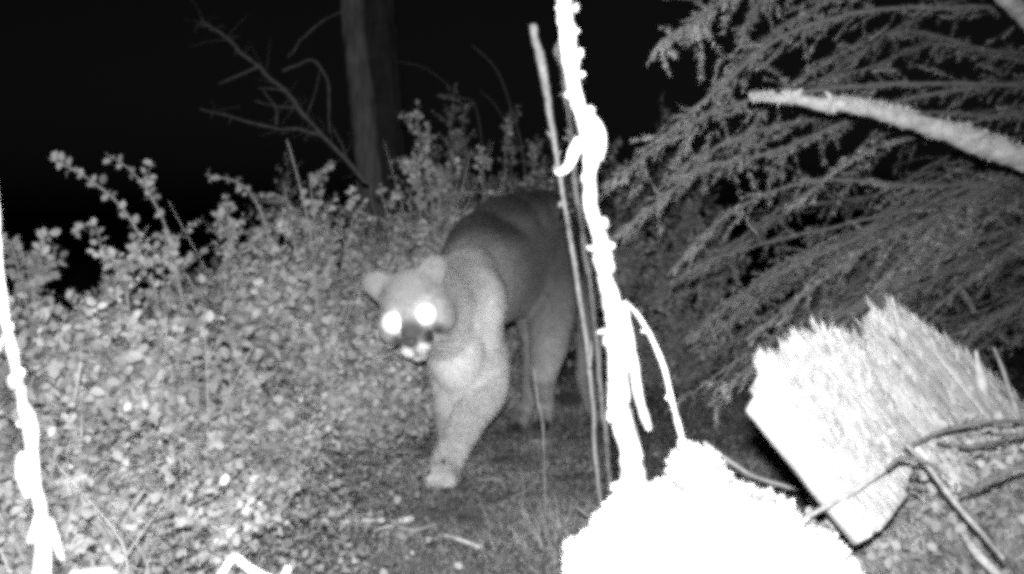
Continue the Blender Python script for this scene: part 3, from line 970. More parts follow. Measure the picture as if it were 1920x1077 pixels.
# ------------------------------------------------------------------ split wood chunk on the bank
def build_chunk():
    # local axes: u along the grain (down right), v across (up right)
    O = P(1452, 772, 1.20)
    U = (P(1640, 1010, 1.17) - O)
    lenU = U.length
    U.normalize()
    Vv = (P(1712, 592, 1.56) - O)
    Vv = (Vv - U * Vv.dot(U))
    widV = Vv.length
    Vv.normalize()
    Nn = U.cross(Vv)
    if Nn.y > 0:
        Nn = -Nn
    t = thing("split_log", "broken chunk of pale split wood with a torn ragged end, on the right bank", "log", tuple(O))
    # start offsets along u (negative = sticks out up-left), end, per splinter  (fraction of width)
    edge_v = [0, 0.05, 0.09, 0.14, 0.19, 0.25, 0.31, 0.37, 0.43, 0.49, 0.55, 0.62, 0.70, 0.78, 0.86, 0.94, 1.03, 1.09, 1.16, 1.24]
    pv = [0.0, 0.06, 0.08, 0.13, 0.20, 0.31, 0.43, 0.55, 0.63, 0.70, 0.80, 0.94, 1.03, 1.09, 1.16, 1.25]
    pu = [0.0, -0.004, -0.046, -0.050, -0.034, -0.033, -0.021, -0.026, -0.004, 0.004, -0.008, 0.002, 0.035, 0.080, 0.135, 0.22]
    en_u = [0.98, 1.0, 1.0, 1.0, 1.0, 0.98, 0.95, 0.86, 0.84, 1.1, 1.4, 1.6, 1.8, 2.0, 2.2, 2.2, 2.2, 2.2, 2.2]
    sp = [(edge_v[i], edge_v[i + 1], 0.0, en_u[i]) for i in range(19)]
    for k, (v0, v1, u0, u1) in enumerate(sp):
        nu, nv = 46, 9
        th = 0.026 + 0.006 * math.sin(k * 2.1)
        step = 0.0016 * math.sin(k * 1.7 + 0.5) + 0.0012 * math.sin(k * 5.1)
        uu = np.linspace(0, 1, nu)
        vv = np.linspace(0, 1, nv)
        Uo, Vo = np.meshgrid(uu, vv, indexing='ij')
        rag = vnoise(np.stack([vv * (v1 - v0) * 9 + v0 * 9, 0 * vv, 0 * vv], 1), 3.6, 4, 4) * 0.036 + np.interp(v0 + vv * (v1 - v0), pv, pu)
        us = u0 + rag[None, :] + (u1 * lenU - u0 - rag[None, :]) * Uo
        gap = -0.0003
        vs = (v0 * widV + gap) + ((v1 - v0) * widV - 2 * gap) * Vo
        vs = vs + 0.0025 * vnoise(np.stack([us.ravel() * 8, Vo.ravel() * 0 + k, Vo.ravel() * 0], 1), 2.0, 5, 2).reshape(vs.shape)
        q = np.stack([us.ravel() * 9, vs.ravel() * 200, 0 * us.ravel()], 1)
        hgt = 0.0007 * vnoise(q, 1.0, 8, 3).reshape(us.shape) + 0.0 * step + 0.007 * vnoise(q * np.array([1, 0.12, 1]), 0.8, 12, 2).reshape(us.shape)
        hgt = hgt - 0.010 * (1 - smooth(0, 0.10, Uo)) * (0.6 + 0.4 * vnoise(q, 3.0, 9, 2).reshape(us.shape))
        Oa, Ua, Va, Na = (np.array(a) for a in (O, U, Vv, Nn))
        top = Oa + us[..., None] * Ua + vs[..., None] * Va + hgt[..., None] * Na
        bot = Oa + us[..., None] * Ua + vs[..., None] * Va + (-th + 0.3 * hgt)[..., None] * Na
        bot[0] = top[0] - Na * 0.006
        VV = np.concatenate([top.reshape(-1, 3), bot.reshape(-1, 3)])
        i = (np.arange(nu - 1)[:, None] * nv + np.arange(nv - 1)[None, :]).ravel()
        n0 = nu * nv
        f = [np.stack([i, i + 1, i + nv + 1, i + nv], 1), np.stack([i + nv, i + nv + 1, i + 1, i], 1) + n0]
        for cidx in (0, nv - 1):
            a = np.arange(nu - 1) * nv + cidx
            f.append(np.stack([a, a + nv, a + nv + n0, a + n0], 1))
        for ridx in (0, nu - 1):
            a = ridx * nv + np.arange(nv - 1)
            f.append(np.stack([a, a + 1, a + 1 + n0, a + n0], 1))
        # express mesh in grain-aligned local space so the grain texture follows
        R = Matrix((tuple(Vv), tuple(U), tuple(Nn))).transposed().to_4x4()
        mat = Matrix.Translation(O) @ R
        inv = np.array(mat.inverted())
        VL = VV @ inv[:3, :3].T + inv[:3, 3]
        me = make_mesh("splinter", VL, [np.vstack(f)])
        bm = bmesh.new(); bm.from_mesh(me); bmesh.ops.recalc_face_normals(bm, faces=bm.faces); bm.to_mesh(me); bm.free()
        o = bpy.data.objects.new("splinter", me)
        me.materials.append(M['wood'])
        COL.objects.link(o)
        o.parent = t
        o.matrix_parent_inverse = Matrix.Translation(-Vector(t.location))
        o.matrix_basis = mat


build_chunk()
_t = [o for o in bpy.data.objects if o.name.startswith("split_log")][0]
_r = np.random.default_rng(12)
_P, _U, _N = [], None, None
for _o in _t.children:
    _m = np.array(_o.matrix_basis)
    _c = np.array([list(v.co) for v in _o.data.vertices])
    _c = _c[:len(_c) // 2].reshape(46, 9, 3)
    _k = 330
    _a = (_r.uniform(0, 1, _k) ** 2.2) * 44
    _b = _r.uniform(0, 7.99, _k)
    _i, _j = _a.astype(int), _b.astype(int)
    _q = _c[_i, _j] + (_c[_i + 1, _j] - _c[_i, _j]) * (_a - _i)[:, None] + (_c[_i, _j + 1] - _c[_i, _j]) * (_b - _j)[:, None]
    _P.append(_q @ _m[:3, :3].T + _m[:3, 3])
    _V_, _U_, _N_ = _m[:3, 0], _m[:3, 1], _m[:3, 2]
_P = np.vstack(_P)
_n = len(_P)
_D = norm(-_U_ + 0.30 * _r.normal(size=(_n, 1)) * _V_ + np.abs(0.28 * _r.normal(size=(_n, 1))) * _N_)
_W = norm(np.cross(_D, _N_ + 0.3 * _r.normal(size=(_n, 3)))) * (0.0007 + 0.0016 * _r.uniform(size=(_n, 1)) ** 2)
_L = (0.006 + 0.022 * _r.uniform(size=(_n, 1)) ** 2)
_VV = np.stack([_P - _W, _P + _W, _P + _D * _L * 0.6 + _W * 0.7, _P + _D * _L, _P + _D * _L * 0.6 - _W * 0.8], 1).reshape(-1, 3)
link("fibres", make_mesh("fibres", _VV, [np.array([[0, 1, 2, 3, 4]]) + 5 * np.arange(_n)[:, None]]), M['wood'], _t, stuff=True)
ground_stick("thin twig lying across the foot of the split wood chunk", [(1505, 972), (1560, 944), (1620, 910), (1690, 862)], 1.14, 1.2, [0.0022, 0.003, 0.003, 0.002], M['grey_stem'], seed=11)
ground_stick("dark twig arching over the right side of the split wood chunk", [(1690, 850), (1740, 820), (1810, 800), (1900, 790), (1960, 800)], 1.32, 1.28, [0.002, 0.0028, 0.0028, 0.002], M['trunk_dark'], seed=12)
ground_stick("second dark twig below the arching one at the right edge", [(1760, 835), (1830, 838), (1930, 815)], 1.33, 1.25, [0.002, 0.0028, 0.002], M['trunk_dark'], seed=13)
ground_stick("dark short twig low on the right bank", [(1750, 1035), (1790, 1005), (1830, 975)], 1.3, 1.3, [0.003, 0.0035, 0.003], M['trunk_dark'], seed=14)
ground_stick("dark curved twig low over the right bank, meeting the right edge", [(1800, 930), (1850, 905), (1900, 880), (1960, 868)], 1.16, 1.1, [0.002, 0.0028, 0.0025, 0.002], M['trunk_dark'], seed=24)
ground_stick("pale straight stalk lying across the middle of the right bank", [(1700, 835), (1760, 900), (1830, 985), (1880, 1050)], 1.22, 1.06, [0.002, 0.0028, 0.0028, 0.002], M['grey_stem'], seed=25)
ground_stick("dark twig branching just below the wood chunk's lower corner", [(1660, 880), (1690, 860), (1740, 870), (1780, 900)], 1.17, 1.16, [0.002, 0.003, 0.002, 0.0015], M['trunk_dark'], seed=26)
ground_stick("pale stick sloping down to the bottom right corner", [(1800, 985), (1830, 1030), (1880, 1090)], 1.28, 1.15, [0.003, 0.005, 0.005], M['pale_stem'], seed=15)
ground_stick("thin upright twig near the right edge above the bank", [(1930, 860), (1905, 765), (1885, 700), (1865, 650)], 1.55, 1.6, [0.0035, 0.003, 0.0025, 0.0015], M['grey_stem'], seed=16)
ground_stick("short blade-like splinter standing behind the split wood near the right edge", [(1850, 760), (1838, 700), (1830, 655)], 1.55, 1.55, [0.009, 0.007, 0.002], M['rotwood'], "wood_splinter", "splinter", seed=17)
ground_stick("small twig below the split wood chunk in its dark gap", [(1560, 985), (1575, 1020), (1590, 1050)], 1.3, 1.35, [0.0025, 0.002, 0.002], M['grey_stem'], seed=18)


# ------------------------------------------------------------------ white stump in front
def inflate(poly, depth, thick, cell=6.0, seed=0, lump=0.012, yend=1100, dtilt=0.0):
    poly = np.array(poly, float)
    x0, x1 = poly[:, 0].min(), poly[:, 0].max()
    y0, y1 = poly[:, 1].min(), poly[:, 1].max()
    xs = np.arange(x0 - cell, x1 + cell * 2, cell)
    ys = np.concatenate([np.arange(y0 - cell, min(y1, yend), cell), np.linspace(min(y1, yend), y1 + cell, 12)[1:] if y1 > yend else []])
    X, Y = np.meshgrid(xs, ys)
    pts = np.stack([X.ravel(), Y.ravel()], 1)
    n = len(poly)
    inside = np.zeros(len(pts), bool)
    dist = np.full(len(pts), 1e9)
    near = np.zeros((len(pts), 2))
    for i in range(n):
        a, b_ = poly[i], poly[(i + 1) % n]
        c = ((a[1] > pts[:, 1]) != (b_[1] > pts[:, 1]))
        with np.errstate(divide='ignore', invalid='ignore'):
            xi = (b_[0] - a[0]) * (pts[:, 1] - a[1]) / (b_[1] - a[1] + 1e-9) + a[0]
        inside ^= c & (pts[:, 0] < xi)
        ab = b_ - a
        tt = np.clip(((pts - a) @ ab) / (ab @ ab + 1e-9), 0, 1)
        q = a + tt[:, None] * ab
        dq = np.linalg.norm(pts - q, axis=1)
        m_ = dq < dist
        dist[m_] = dq[m_]
        near[m_] = q[m_]
    w = len(xs)
    keepv = inside | (dist < cell * 1.2)
    pts2 = np.where(inside[:, None], pts, near)
    dist = np.where(inside, dist, 0)
    scale = depth / FPX
    dm = dist * scale
    tk = thick * np.sqrt(1 - (1 - np.clip(dm / thick, 0, 1)) ** 2)
    base = np.array([list(P(a, b_, depth)) for a, b_ in pts2])
    nzv = vnoise(base, 28, seed, 3) * lump
    nz2 = vnoise(base, 90, seed + 4, 2) * lump * 0.35
    edge = np.clip(dm / 0.01, 0, 1)
    fr = base.copy()
    fr[:, 1] -= tk * 0.8 + (nzv + nz2) * edge
    bk = base.copy()
    bk[:, 1] += tk + nzv * edge
    N = len(pts)
    i = (np.arange(len(ys) - 1)[:, None] * w + np.arange(w - 1)[None, :]).ravel()
    f = np.stack([i, i + 1, i + w + 1, i + w], 1)
    f = f[keepv[f].all(1) & inside[f].any(1)]
    F = np.vstack([f, f[:, ::-1] + N])
    return np.vstack([fr, bk]), F


def densify(poly, step, amp, seed):
    out = []
    r = np.random.default_rng(seed)
    n = len(poly)
    for i in range(n):
        a, b_ = np.array(poly[i], float), np.array(poly[(i + 1) % n], float)
        L = np.linalg.norm(b_ - a)
        k = max(1, int(L / step)) if max(a[1], b_[1]) < 1300 else 1
        nn = np.array([-(b_ - a)[1], (b_ - a)[0]]) / (L + 1e-9)
        for j in range(k):
            out.append(a + (b_ - a) * j / k + nn * (r.normal(0, amp) if k > 1 else 0))
    return out


def tufts_on(V, F, nt, seed, ln, width, minz, maxy=None):
    """short moss fronds on a quad surface"""
    r = np.random.default_rng(seed)
    A, B, C_ = V[F[:, 0]], V[F[:, 1]], V[F[:, 2]]
    cr = np.cross(B - A, C_ - A)
    ar = np.linalg.norm(cr, axis=1)
    cen = V[F].mean(1)
    ar = ar * (cen[:, 2] > minz)
    idx = r.choice(len(F), nt, p=ar / ar.sum())
    u, v = r.uniform(size=(2, nt, 1))
    p = V[F[idx, 0]] * (1 - u) * (1 - v) + V[F[idx, 1]] * u * (1 - v) + V[F[idx, 2]] * u * v + V[F[idx, 3]] * (1 - u) * v
    nrm = norm(cr[idx])
    ctr = V.mean(0)
    flip = ((p - ctr) * nrm).sum(1) < 0
    nrm[flip] *= -1
    D = norm(nrm + 0.7 * r.normal(size=(nt, 3)) + np.array([0, 0, 0.2]))
    W = norm(np.cross(D, r.normal(size=(nt, 3)))) * width
    L = ln * r.uniform(0.4, 1.2, (nt, 1))
    VV = np.stack([p - W, p + W, p + D * L + W * 0.6, p + D * L - W * 0.6], 1).reshape(-1, 3)
    return VV, np.array([[0, 1, 2, 3]]) + np.arange(nt)[:, None] * 4


stump_poly = [(1062, 1042), (1085, 1030), (1118, 1005), (1122, 980), (1150, 955), (1180, 940), (1215, 930), (1240, 918), (1258, 915),
              (1264, 880), (1275, 865), (1275, 848), (1300, 846), (1335, 860), (1355, 880), (1360, 895), (1385, 915), (1405, 928), (1435, 934),
              (1470, 945), (1492, 962), (1512, 985), (1525, 1004), (1552, 1008), (1570, 1020), (1590, 1045), (1612, 1080),
              (1640, 1300), (1650, 2500), (1000, 2500), (1040, 1300), (1072, 1080)]
DS = 0.62
sp0 = P(1320, 2450, DS)
st = thing("stump", "overexposed white mossy stump top rising from the bottom edge, right of centre", "stump", (sp0.x, sp0.y, sp0.z))
V, F = inflate(densify(stump_poly, 9, 3.2, 5), DS, 0.09, 6.0, 3, 0.010)
me = make_mesh("stump_wood", V, [F], smooth_sh=True)
link("stump_wood", me, M['moss'], st)
TV, TF = tufts_on(V, F, 7000, 6, 0.0045, 0.0011, 0.33)
link("moss", make_mesh("moss", TV, [TF]), M['moss'], st, stuff=True)

# ------------------------------------------------------------------ white foreground sticks
def chips(parent, spots, mat, seed, name="bark_flake"):
    """bark flakes: small bent lumps (px,py,depth,halfw_px,halfh_px,angle)"""
    r = np.random.default_rng(seed)
    for (px, py, dp, hw, hh, ang) in spots:
        c = P(px, py, dp)
        bm = bmesh.new()
        bmesh.ops.create_icosphere(bm, subdivisions=2, radius=1.0)
        s = dp / FPX
        for v in bm.verts:
            nzf = 1 + 0.22 * mnoise.noise(v.co * 1.7 + Vector((px, py, 0)) * 0.37)
            x, z = v.co.x * hw * s * nzf * 0.85, v.co.z * hh * s * nzf * 0.85
            ca, sa = math.cos(ang), math.sin(ang)
            v.co = Vector((x * ca - z * sa, v.co.y * 0.5 * min(hw, hh) * s * 1.6, x * sa + z * ca)) + c
        me = bpy.data.meshes.new(name)
        bm.to_mesh(me)
        bm.free()
        for p in me.polygons:
            p.use_smooth = True
        link(name, me, mat, parent)


def bark_collars(parent, path, dp, seed, n, rad):
    pass


DW = 0.70
k = DW / FPX
wpath = [(1045, -420, 20), (1052, -200, 20), (1058, -60, 20), (1060, 0, 20), (1067, 60, 21), (1074, 120, 20), (1080, 175, 17), (1093, 220, 17), (1104, 260, 21), (1108, 300, 20),
         (1106, 345, 16), (1112, 400, 16), (1126, 440, 19), (1134, 480, 24), (1136, 520, 21), (1148, 570, 23), (1158, 620, 27), (1160, 680, 28),
         (1158, 740, 27), (1168, 800, 26), (1180, 860, 27), (1186, 920, 27), (1188, 980, 27), (1195, 1200, 27), (1215, 1900, 28), (1225, 2420, 30)]
ws = thing("dead_stick", "overexposed white lichen-crusted upright stick crossing the whole photo right of the lion", "stick",
           tuple(P(1225, 2350, DW)))
V, F = tube([P(a, b_, DW) for a, b_, c in wpath], [c * k * 0.76 for a, b_, c in wpath], 420, 14, 0.38, 110, 4, 0.0025)
link("stem", make_mesh("stem", V, F, smooth_sh=True), M['lichen'], ws)
for nm, pth, rd in [
    ("peeling_strip", [(1088, 262), (1076, 285), (1068, 308), (1054, 322), (1040, 324)], [15, 16, 13, 9, 3]),
    ("peeling_strip", [(1104, 212), (1118, 232), (1127, 255), (1129, 280), (1127, 300)], [10, 14, 13, 10, 5]),
    ("peeling_strip", [(1168, 570), (1180, 640), (1190, 690), (1198, 745), (1208, 780), (1216, 806)], [12, 14, 13, 11, 11, 6]),
    ("peeling_strip", [(1150, 680), (1160, 740), (1178, 790), (1192, 830), (1203, 862)], [14, 16, 14, 12, 5]),
    ("peeling_strip", [(1170, 900), (1160, 925), (1146, 908)], [10, 8, 3]),
]:
    V, F = tube([P(a, b_, DW - 0.012) for a, b_ in pth], [c * k * 0.72 for c in rd], 40, 10, 0.3, 110, len(pth), 0.001)
    link(nm, make_mesh(nm, V, F, smooth_sh=True), M['lichen'], ws)
chips(ws, [(1106, 208, DW - .01, 13, 12, 0), (1130, 420, DW - .01, 14, 15, .3), (1108, 466, DW - .008, 13, 7, -.3), (1140, 462, DW - .01, 19, 11, .1),
           (1135, 500, DW - .01, 22, 24, .2), (1130, 622, DW - .008, 13, 6, .2), (1186, 667, DW - .01, 9, 6, .4), (1052, 40, DW - .006, 9, 12, 0),
           (1088, 100, DW - .006, 8, 12, 0), (1062, 95, DW - .006, 9, 9, 0), (1090, 140, DW - .006, 9, 8, 0), (1066, 178, DW - .006, 10, 8, .4),
           (1079, 186, DW - .008, 13, 8, 0), (1155, 912, DW - .008, 14, 9, .5), (1150, 700, DW - .01, 13, 22, 0), (1145, 780, DW - .008, 9, 16, 0),
           (1138, 640, DW - .008, 12, 14, 0), (1095, 335, DW - .006, 7, 14, 0), (1048, 15, DW - .006, 8, 8, 0), (1080, 15, DW - .006, 7, 12, 0),
           (1076, 60, DW - .006, 14, 8, .3)], M['lichen'], 3)

DL = 0.60
k2 = DL / FPX
lpath = [(-60, 100, 8), (-25, 260, 8), (-6, 400, 9), (-2, 450, 8), (3, 520, 10), (8, 590, 11), (20, 650, 12), (30, 700, 13), (42, 760, 12), (54, 820, 13),
         (62, 880, 14), (70, 920, 14), (80, 965, 15), (86, 1000, 13), (88, 1080, 13), (95, 1400, 14), (110, 2700, 16)]
ls = thing("dead_stick", "overexposed white knobbly thin stick at the left edge, forking at its foot", "stick", tuple(P(110, 2600, DL)))
V, F = tube([P(a, b_, DL) for a, b_, c in lpath], [c * k2 * 0.74 for a, b_, c in lpath], 300, 12, 0.35, 120, 9, 0.0015)
link("stem", make_mesh("stem", V, F, smooth_sh=True), M['lichen'], ls)
for nm, pth, rd in [
    ("fork", [(80, 950), (68, 985), (56, 1018)], [9, 9, 6]),
    ("fork", [(82, 965), (75, 1010), (70, 1090)], [9, 9, 9]),
    ("fork", [(90, 975), (104, 1015), (117, 1052)], [9, 8, 4]),
    ("peeling_strip", [(50, 762), (63, 800), (64, 850), (66, 890)], [8, 8, 8, 8]),
    ("peeling_strip", [(45, 850), (42, 890), (56, 930)], [9, 12, 8]),
    ("peeling_strip", [(18, 625), (5, 635), (-2, 660)], [4, 3, 3]),
    ("peeling_strip", [(14, 605), (24, 618)], [4, 3]),
]:
    V, F = tube([P(a, b_, DL - 0.006) for a, b_ in pth], [c * k2 for c in rd], 24, 8, 0.3, 120, len(pth), 0.0008)
    link(nm, make_mesh(nm, V, F, smooth_sh=True), M['lichen'], ls)
chips(ls, [(28, 715, DL - .006, 17, 20, 0), (40, 700, DL - .006, 9, 12, 0), (36, 795, DL - .004, 7, 8, 0), (18, 610, DL - .004, 9, 5, 0), (48, 900, DL - .006, 10, 25, -.1)], M['lichen'], 8)

# thin twig at the bottom
zz = thing("bent_twig", "overexposed white twig bent into a peak at the bottom edge", "twig", tuple(P(405, 1300, 0.62)))
k3 = 0.62 / FPX
for nm, pth, rd in [("stem", [(330, 1400), (375, 1180), (410, 1090), (425, 1062), (440, 1046), (458, 1058), (482, 1075), (520, 1092), (560, 1110)], [9, 9, 9, 8, 8, 8, 9, 9, 9]),
                    ("side_shoot", [(520, 1092), (533, 1080), (541, 1064)], [8, 8, 9])]:
    V, F = tube([P(a, b_, 0.62) for a, b_ in pth], [c * k3 * 0.95 for c in rd], 50, 8, 0.15, 120, 2)
    link(nm, make_mesh(nm, V, F, smooth_sh=True), M['lichen'], zz)
V, F = inflate(densify([(120, 1085), (135, 1070), (175, 1066), (215, 1071), (235, 1090), (260, 1300), (280, 2700), (90, 2700), (100, 1300)], 8, 2, 9), 0.6, 0.03, 6, 4, 0.004)
o = link("broken_stub", make_mesh("broken_stub", V, [F], smooth_sh=True), M['moss'])
tag(o, "overexposed white stub just showing at the bottom edge, right of the forking stick", "stub")

# thin stems between stick and lion
DG = 1.95
stick("plant_stem", "long thin grey leaning stem crossing in front of the lion's rump", "stem", [
    ("stem", [ground_below(P(1135, 980, 2.1), 0.02), P(1117, 860, 2.05), P(1112, 760, 2.02), P(1102, 660, 2.0), P(1090, 580, 1.98), P(1075, 480, DG), P(1058, 380, DG), P(1045, 300, DG), P(1030, 210, DG), P(1016, 120, DG), P(1003, 75, DG), P(1000, 48, DG)],
     [0.004, 0.004, 0.0042, 0.0045, 0.0045, 0.0045, 0.0044, 0.0045, 0.006, 0.0085, 0.007, 0.007]),
    ("bud", to3([(1046, 312), (1040, 320)], DG), [0.007, 0.006]),
    ("bud", to3([(1052, 380), (1049, 388)], DG), [0.005, 0.004]),
    ("twig", to3([(1034, 260), (1026, 246)], DG), [0.003, 0.0015]),
    ("twig", to3([(1045, 296), (1052, 282)], DG), [0.003, 0.0015]),
    ("twig", to3([(1105, 690), (1109, 660), (1108, 640)], DG), [0.003, 0.0015]),
], M['grey_stem'], rough=0.35, rfreq=90, jitter=0.002, n=140)
stick("plant_stem", "darker thin stem with ragged bits, between the grey leaning stem and white stick", "stem", [
    ("stem", [ground_below(P(1150, 900, 2.3), 0.02), P(1128, 740, 2.25), P(1120, 640, 2.25), P(1108, 540, 2.2), P(1090, 430, 2.2), P(1078, 330, 2.2), P(1070, 250, 2.2), P(1060, 160, 2.2), P(1048, 80, 2.2)],
     [0.006, 0.006, 0.006, 0.006, 0.006, 0.007, 0.006, 0.008, 0.004]),
    ("leaf_rag", to3([(1056, 120), (1046, 95), (1048, 75)], 2.2), [0.010, 0.009, 0.003]),
    ("leaf_rag", to3([(1062, 130), (1062, 155)], 2.2), [0.010, 0.006]),
    ("leaf_rag", to3([(1066, 240), (1074, 265), (1072, 290)], 2.2), [0.008, 0.010, 0.004]),
    ("leaf_rag", to3([(1062, 170), (1048, 178)], 2.2), [0.005, 0.002]),
    ("leaf_rag", to3([(1070, 262), (1055, 258)], 2.2), [0.005, 0.002])], M['grey_stem'], rough=0.45, rfreq=50, jitter=0.004, n=80)
stick("plant_stem", "pale stem curving out from the white stick down to the stump", "stem", [
    ("stem", to3([(1172, 565), (1195, 590), (1222, 635), (1245, 690), (1258, 745), (1270, 790), (1282, 835), (1290, 880), (1300, 950)], 0.85, 0.72),
     [0.0012, 0.0015, 0.0016, 0.0016, 0.0017, 0.0018, 0.0019, 0.002, 0.002]),
    ("bud", to3([(1210, 620), (1203, 622)], 0.71), [0.0014, 0.0008]),
    ("bud", to3([(1256, 742), (1250, 748)], 0.69), [0.0016, 0.001])], M['grey_stem'], rough=0.25, rfreq=150, n=90)
stick("plant_stem", "very thin pale upright stem in front of the lion's hind legs", "stem", [
    ("stem", [ground_below(P(1024, 1040, 2.1), 0.02), P(1021, 900, 2.1), P(1018, 800, 2.1), P(1008, 750, 2.1), P(1002, 690, 2.1)],
     [0.0010, 0.0011, 0.0012, 0.0020, 0.0008])], M['grey_stem'])


# ------------------------------------------------------------------ the mountain lion
# head frame
He = P(771, 594, 2.44)
r_ax = (P(802, 586, 2.44) - P(740, 603, 2.44)).normalized()
f_ax = (Vector((0, 0, CAM_H)) - He).normalized()
f_ax = (f_ax - r_ax * f_ax.dot(r_ax)).normalized()
u_ax = f_ax.cross(r_ax) * -1
if u_ax.z < 0:
    u_ax = -u_ax
# turn slightly to the left of the picture and a little down
yaw, pit = math.radians(-9), math.radians(-8)
f2 = (f_ax * math.cos(yaw) + r_ax * math.sin(yaw)).normalized()
r2 = (r_ax * math.cos(yaw) - f_ax * math.sin(yaw)).normalized()
f3 = (f2 * math.cos(pit) + u_ax * math.sin(pit)).normalized()
u3 = (u_ax * math.cos(pit) - f2 * math.sin(pit)).normalized()
R3, U3, F3 = r2, u3, f3


def H(a, b_, c):
    return He + R3 * a + U3 * b_ + F3 * c


lion = thing("mountain_lion", "mountain lion walking toward the camera with head lowered and both eyes shining white", "mountain lion",
             tuple(Vector((P(930, 850, 2.85).x, P(930, 850, 2.85).y, 0.01))))
bm = bmesh.new()


def ell(c, rx, ry=None, rz=None, frame=None):
    ry = rx if ry is None else ry
    rz = rx if rz is None else rz
    res = bmesh.ops.create_icosphere(bm, subdivisions=3 if max(rx, ry, rz) > 0.05 else 2, radius=1.0)
    for v in res['verts']:
        q = v.co.copy()
        if frame:
            v.co = c + frame[0] * (q.x * rx) + frame[1] * (q.y * ry) + frame[2] * (q.z * rz)
        else:
            v.co = c + Vector((q.x * rx, q.y * ry, q.z * rz))


def limb(pts, rads, per=9, sx=1.0):
    for i in range(len(pts) - 1):
        for j in range(per + (1 if i == len(pts) - 2 else 0)):
            t_ = j / per
            rr = rads[i] + (rads[i + 1] - rads[i]) * t_
            ell(pts[i].lerp(pts[i + 1], t_), rr * sx, rr, rr)


HF = (R3, U3, F3)
# torso
limb([P(868, 560, 2.80), P(900, 520, 2.95), P(945, 505, 3.08), P(1000, 480, 3.24), P(1035, 470, 3.36)],
     [0.105, 0.140, 0.145, 0.150, 0.125], 8, 0.80)
ell(P(1012, 430, 3.27), 0.090, 0.13, 0.115)
ell(P(945, 478, 3.12), 0.125, 0.15, 0.165)
ell(P(900, 470, 3.02), 0.090, 0.12, 0.10)
ell(P(1035, 500, 3.30), 0.085, 0.12, 0.15)
ell(P(905, 470, 3.0), 0.075, 0.12, 0.08)
ell(P(888, 565, 2.76), 0.080, 0.075, 0.105)
ell(P(880, 515, 2.80), 0.070, 0.075, 0.070)
ell(P(858, 610, 2.72), 0.070, 0.070, 0.105)
ell(P(856, 660, 2.70), 0.066, 0.070, 0.095)
ell(P(838, 640, 2.72), 0.045, 0.060, 0.085)
ell(P(980, 440, 3.2), 0.10, 0.14, 0.125)
ell(P(874, 615, 2.78), 0.092, 0.10, 0.12)
ell(P(866, 680, 2.76), 0.078, 0.082, 0.11)
ell(P(888, 655, 2.82), 0.046, 0.08, 0.09)
ell(P(900, 600, 2.86), 0.055, 0.10, 0.12)
# neck
limb([H(0.02, 0.0, -0.09), P(832, 562, 2.69), P(866, 560, 2.80)], [0.070, 0.088, 0.112], 7)
limb([H(0.02, -0.05, -0.09), P(848, 630, 2.76)], [0.045, 0.085], 7)
# hind leg near
limb([P(1038, 480, 3.20), P(1036, 545, 3.13), P(1030, 635, 3.07), P(1021, 695, 3.07)], [0.085, 0.088, 0.062, 0.041], 9, 0.85)
limb([P(1018, 695, 3.07), P(1022, 752, 3.22), P(1016, 805, 3.16)], [0.039, 0.027, 0.024], 9)
limb([P(1017, 808, 3.16), P(1012, 822, 3.08)], [0.030, 0.032], 4)
# hind leg far
limb([P(1000, 560, 3.26), P(1004, 640, 3.26), P(1002, 700, 3.28)], [0.075, 0.045, 0.034], 9, 0.85)
limb([P(1002, 700, 3.28), P(988, 758, 3.40), P(968, 808, 3.34)], [0.032, 0.023, 0.021], 9)
limb([P(968, 812, 3.34), P(962, 824, 3.26)], [0.028, 0.030], 4)
# foreleg, planted (image left)
limb([P(848, 640, 2.73), P(845, 700, 2.75), P(839, 755, 2.79), P(843, 820, 2.90), P(848, 858, 2.93)], [0.064, 0.050, 0.037, 0.031, 0.031], 9)
limb([P(848, 862, 2.93), P(842, 869, 2.86)], [0.034, 0.036], 4)
# foreleg, stepping across
limb([P(892, 630, 2.84), P(915, 695, 2.79), P(914, 738, 2.74), P(878, 792, 2.65), P(844, 852, 2.56), P(832, 882, 2.53)],
     [0.068, 0.053, 0.046, 0.040, 0.034, 0.032], 9)
limb([P(836, 886, 2.53), P(824, 897, 2.47)], [0.034, 0.033], 4)
for k_ in range(4):  # toes
    a = (k_ - 1.5)
    ell(P(825 + a * 13, 899 + abs(a) * -2, 2.445), 0.012, 0.018, 0.013)
    ell(P(840 + a * 10, 873 + abs(a) * -2, 2.83), 0.011, 0.017, 0.012)
    ell(P(1011 + a * 9, 826, 3.05), 0.011, 0.016, 0.011)
    ell(P(961 + a * 8, 828, 3.23), 0.010, 0.015, 0.010)
# tail
limb([P(1052, 440, 3.44), P(1085, 520, 3.52), P(1098, 620, 3.56), P(1096, 700, 3.52), P(1112, 765, 3.45), P(1140, 790, 3.4)],
     [0.040, 0.030, 0.026, 0.024, 0.024, 0.022], 10)
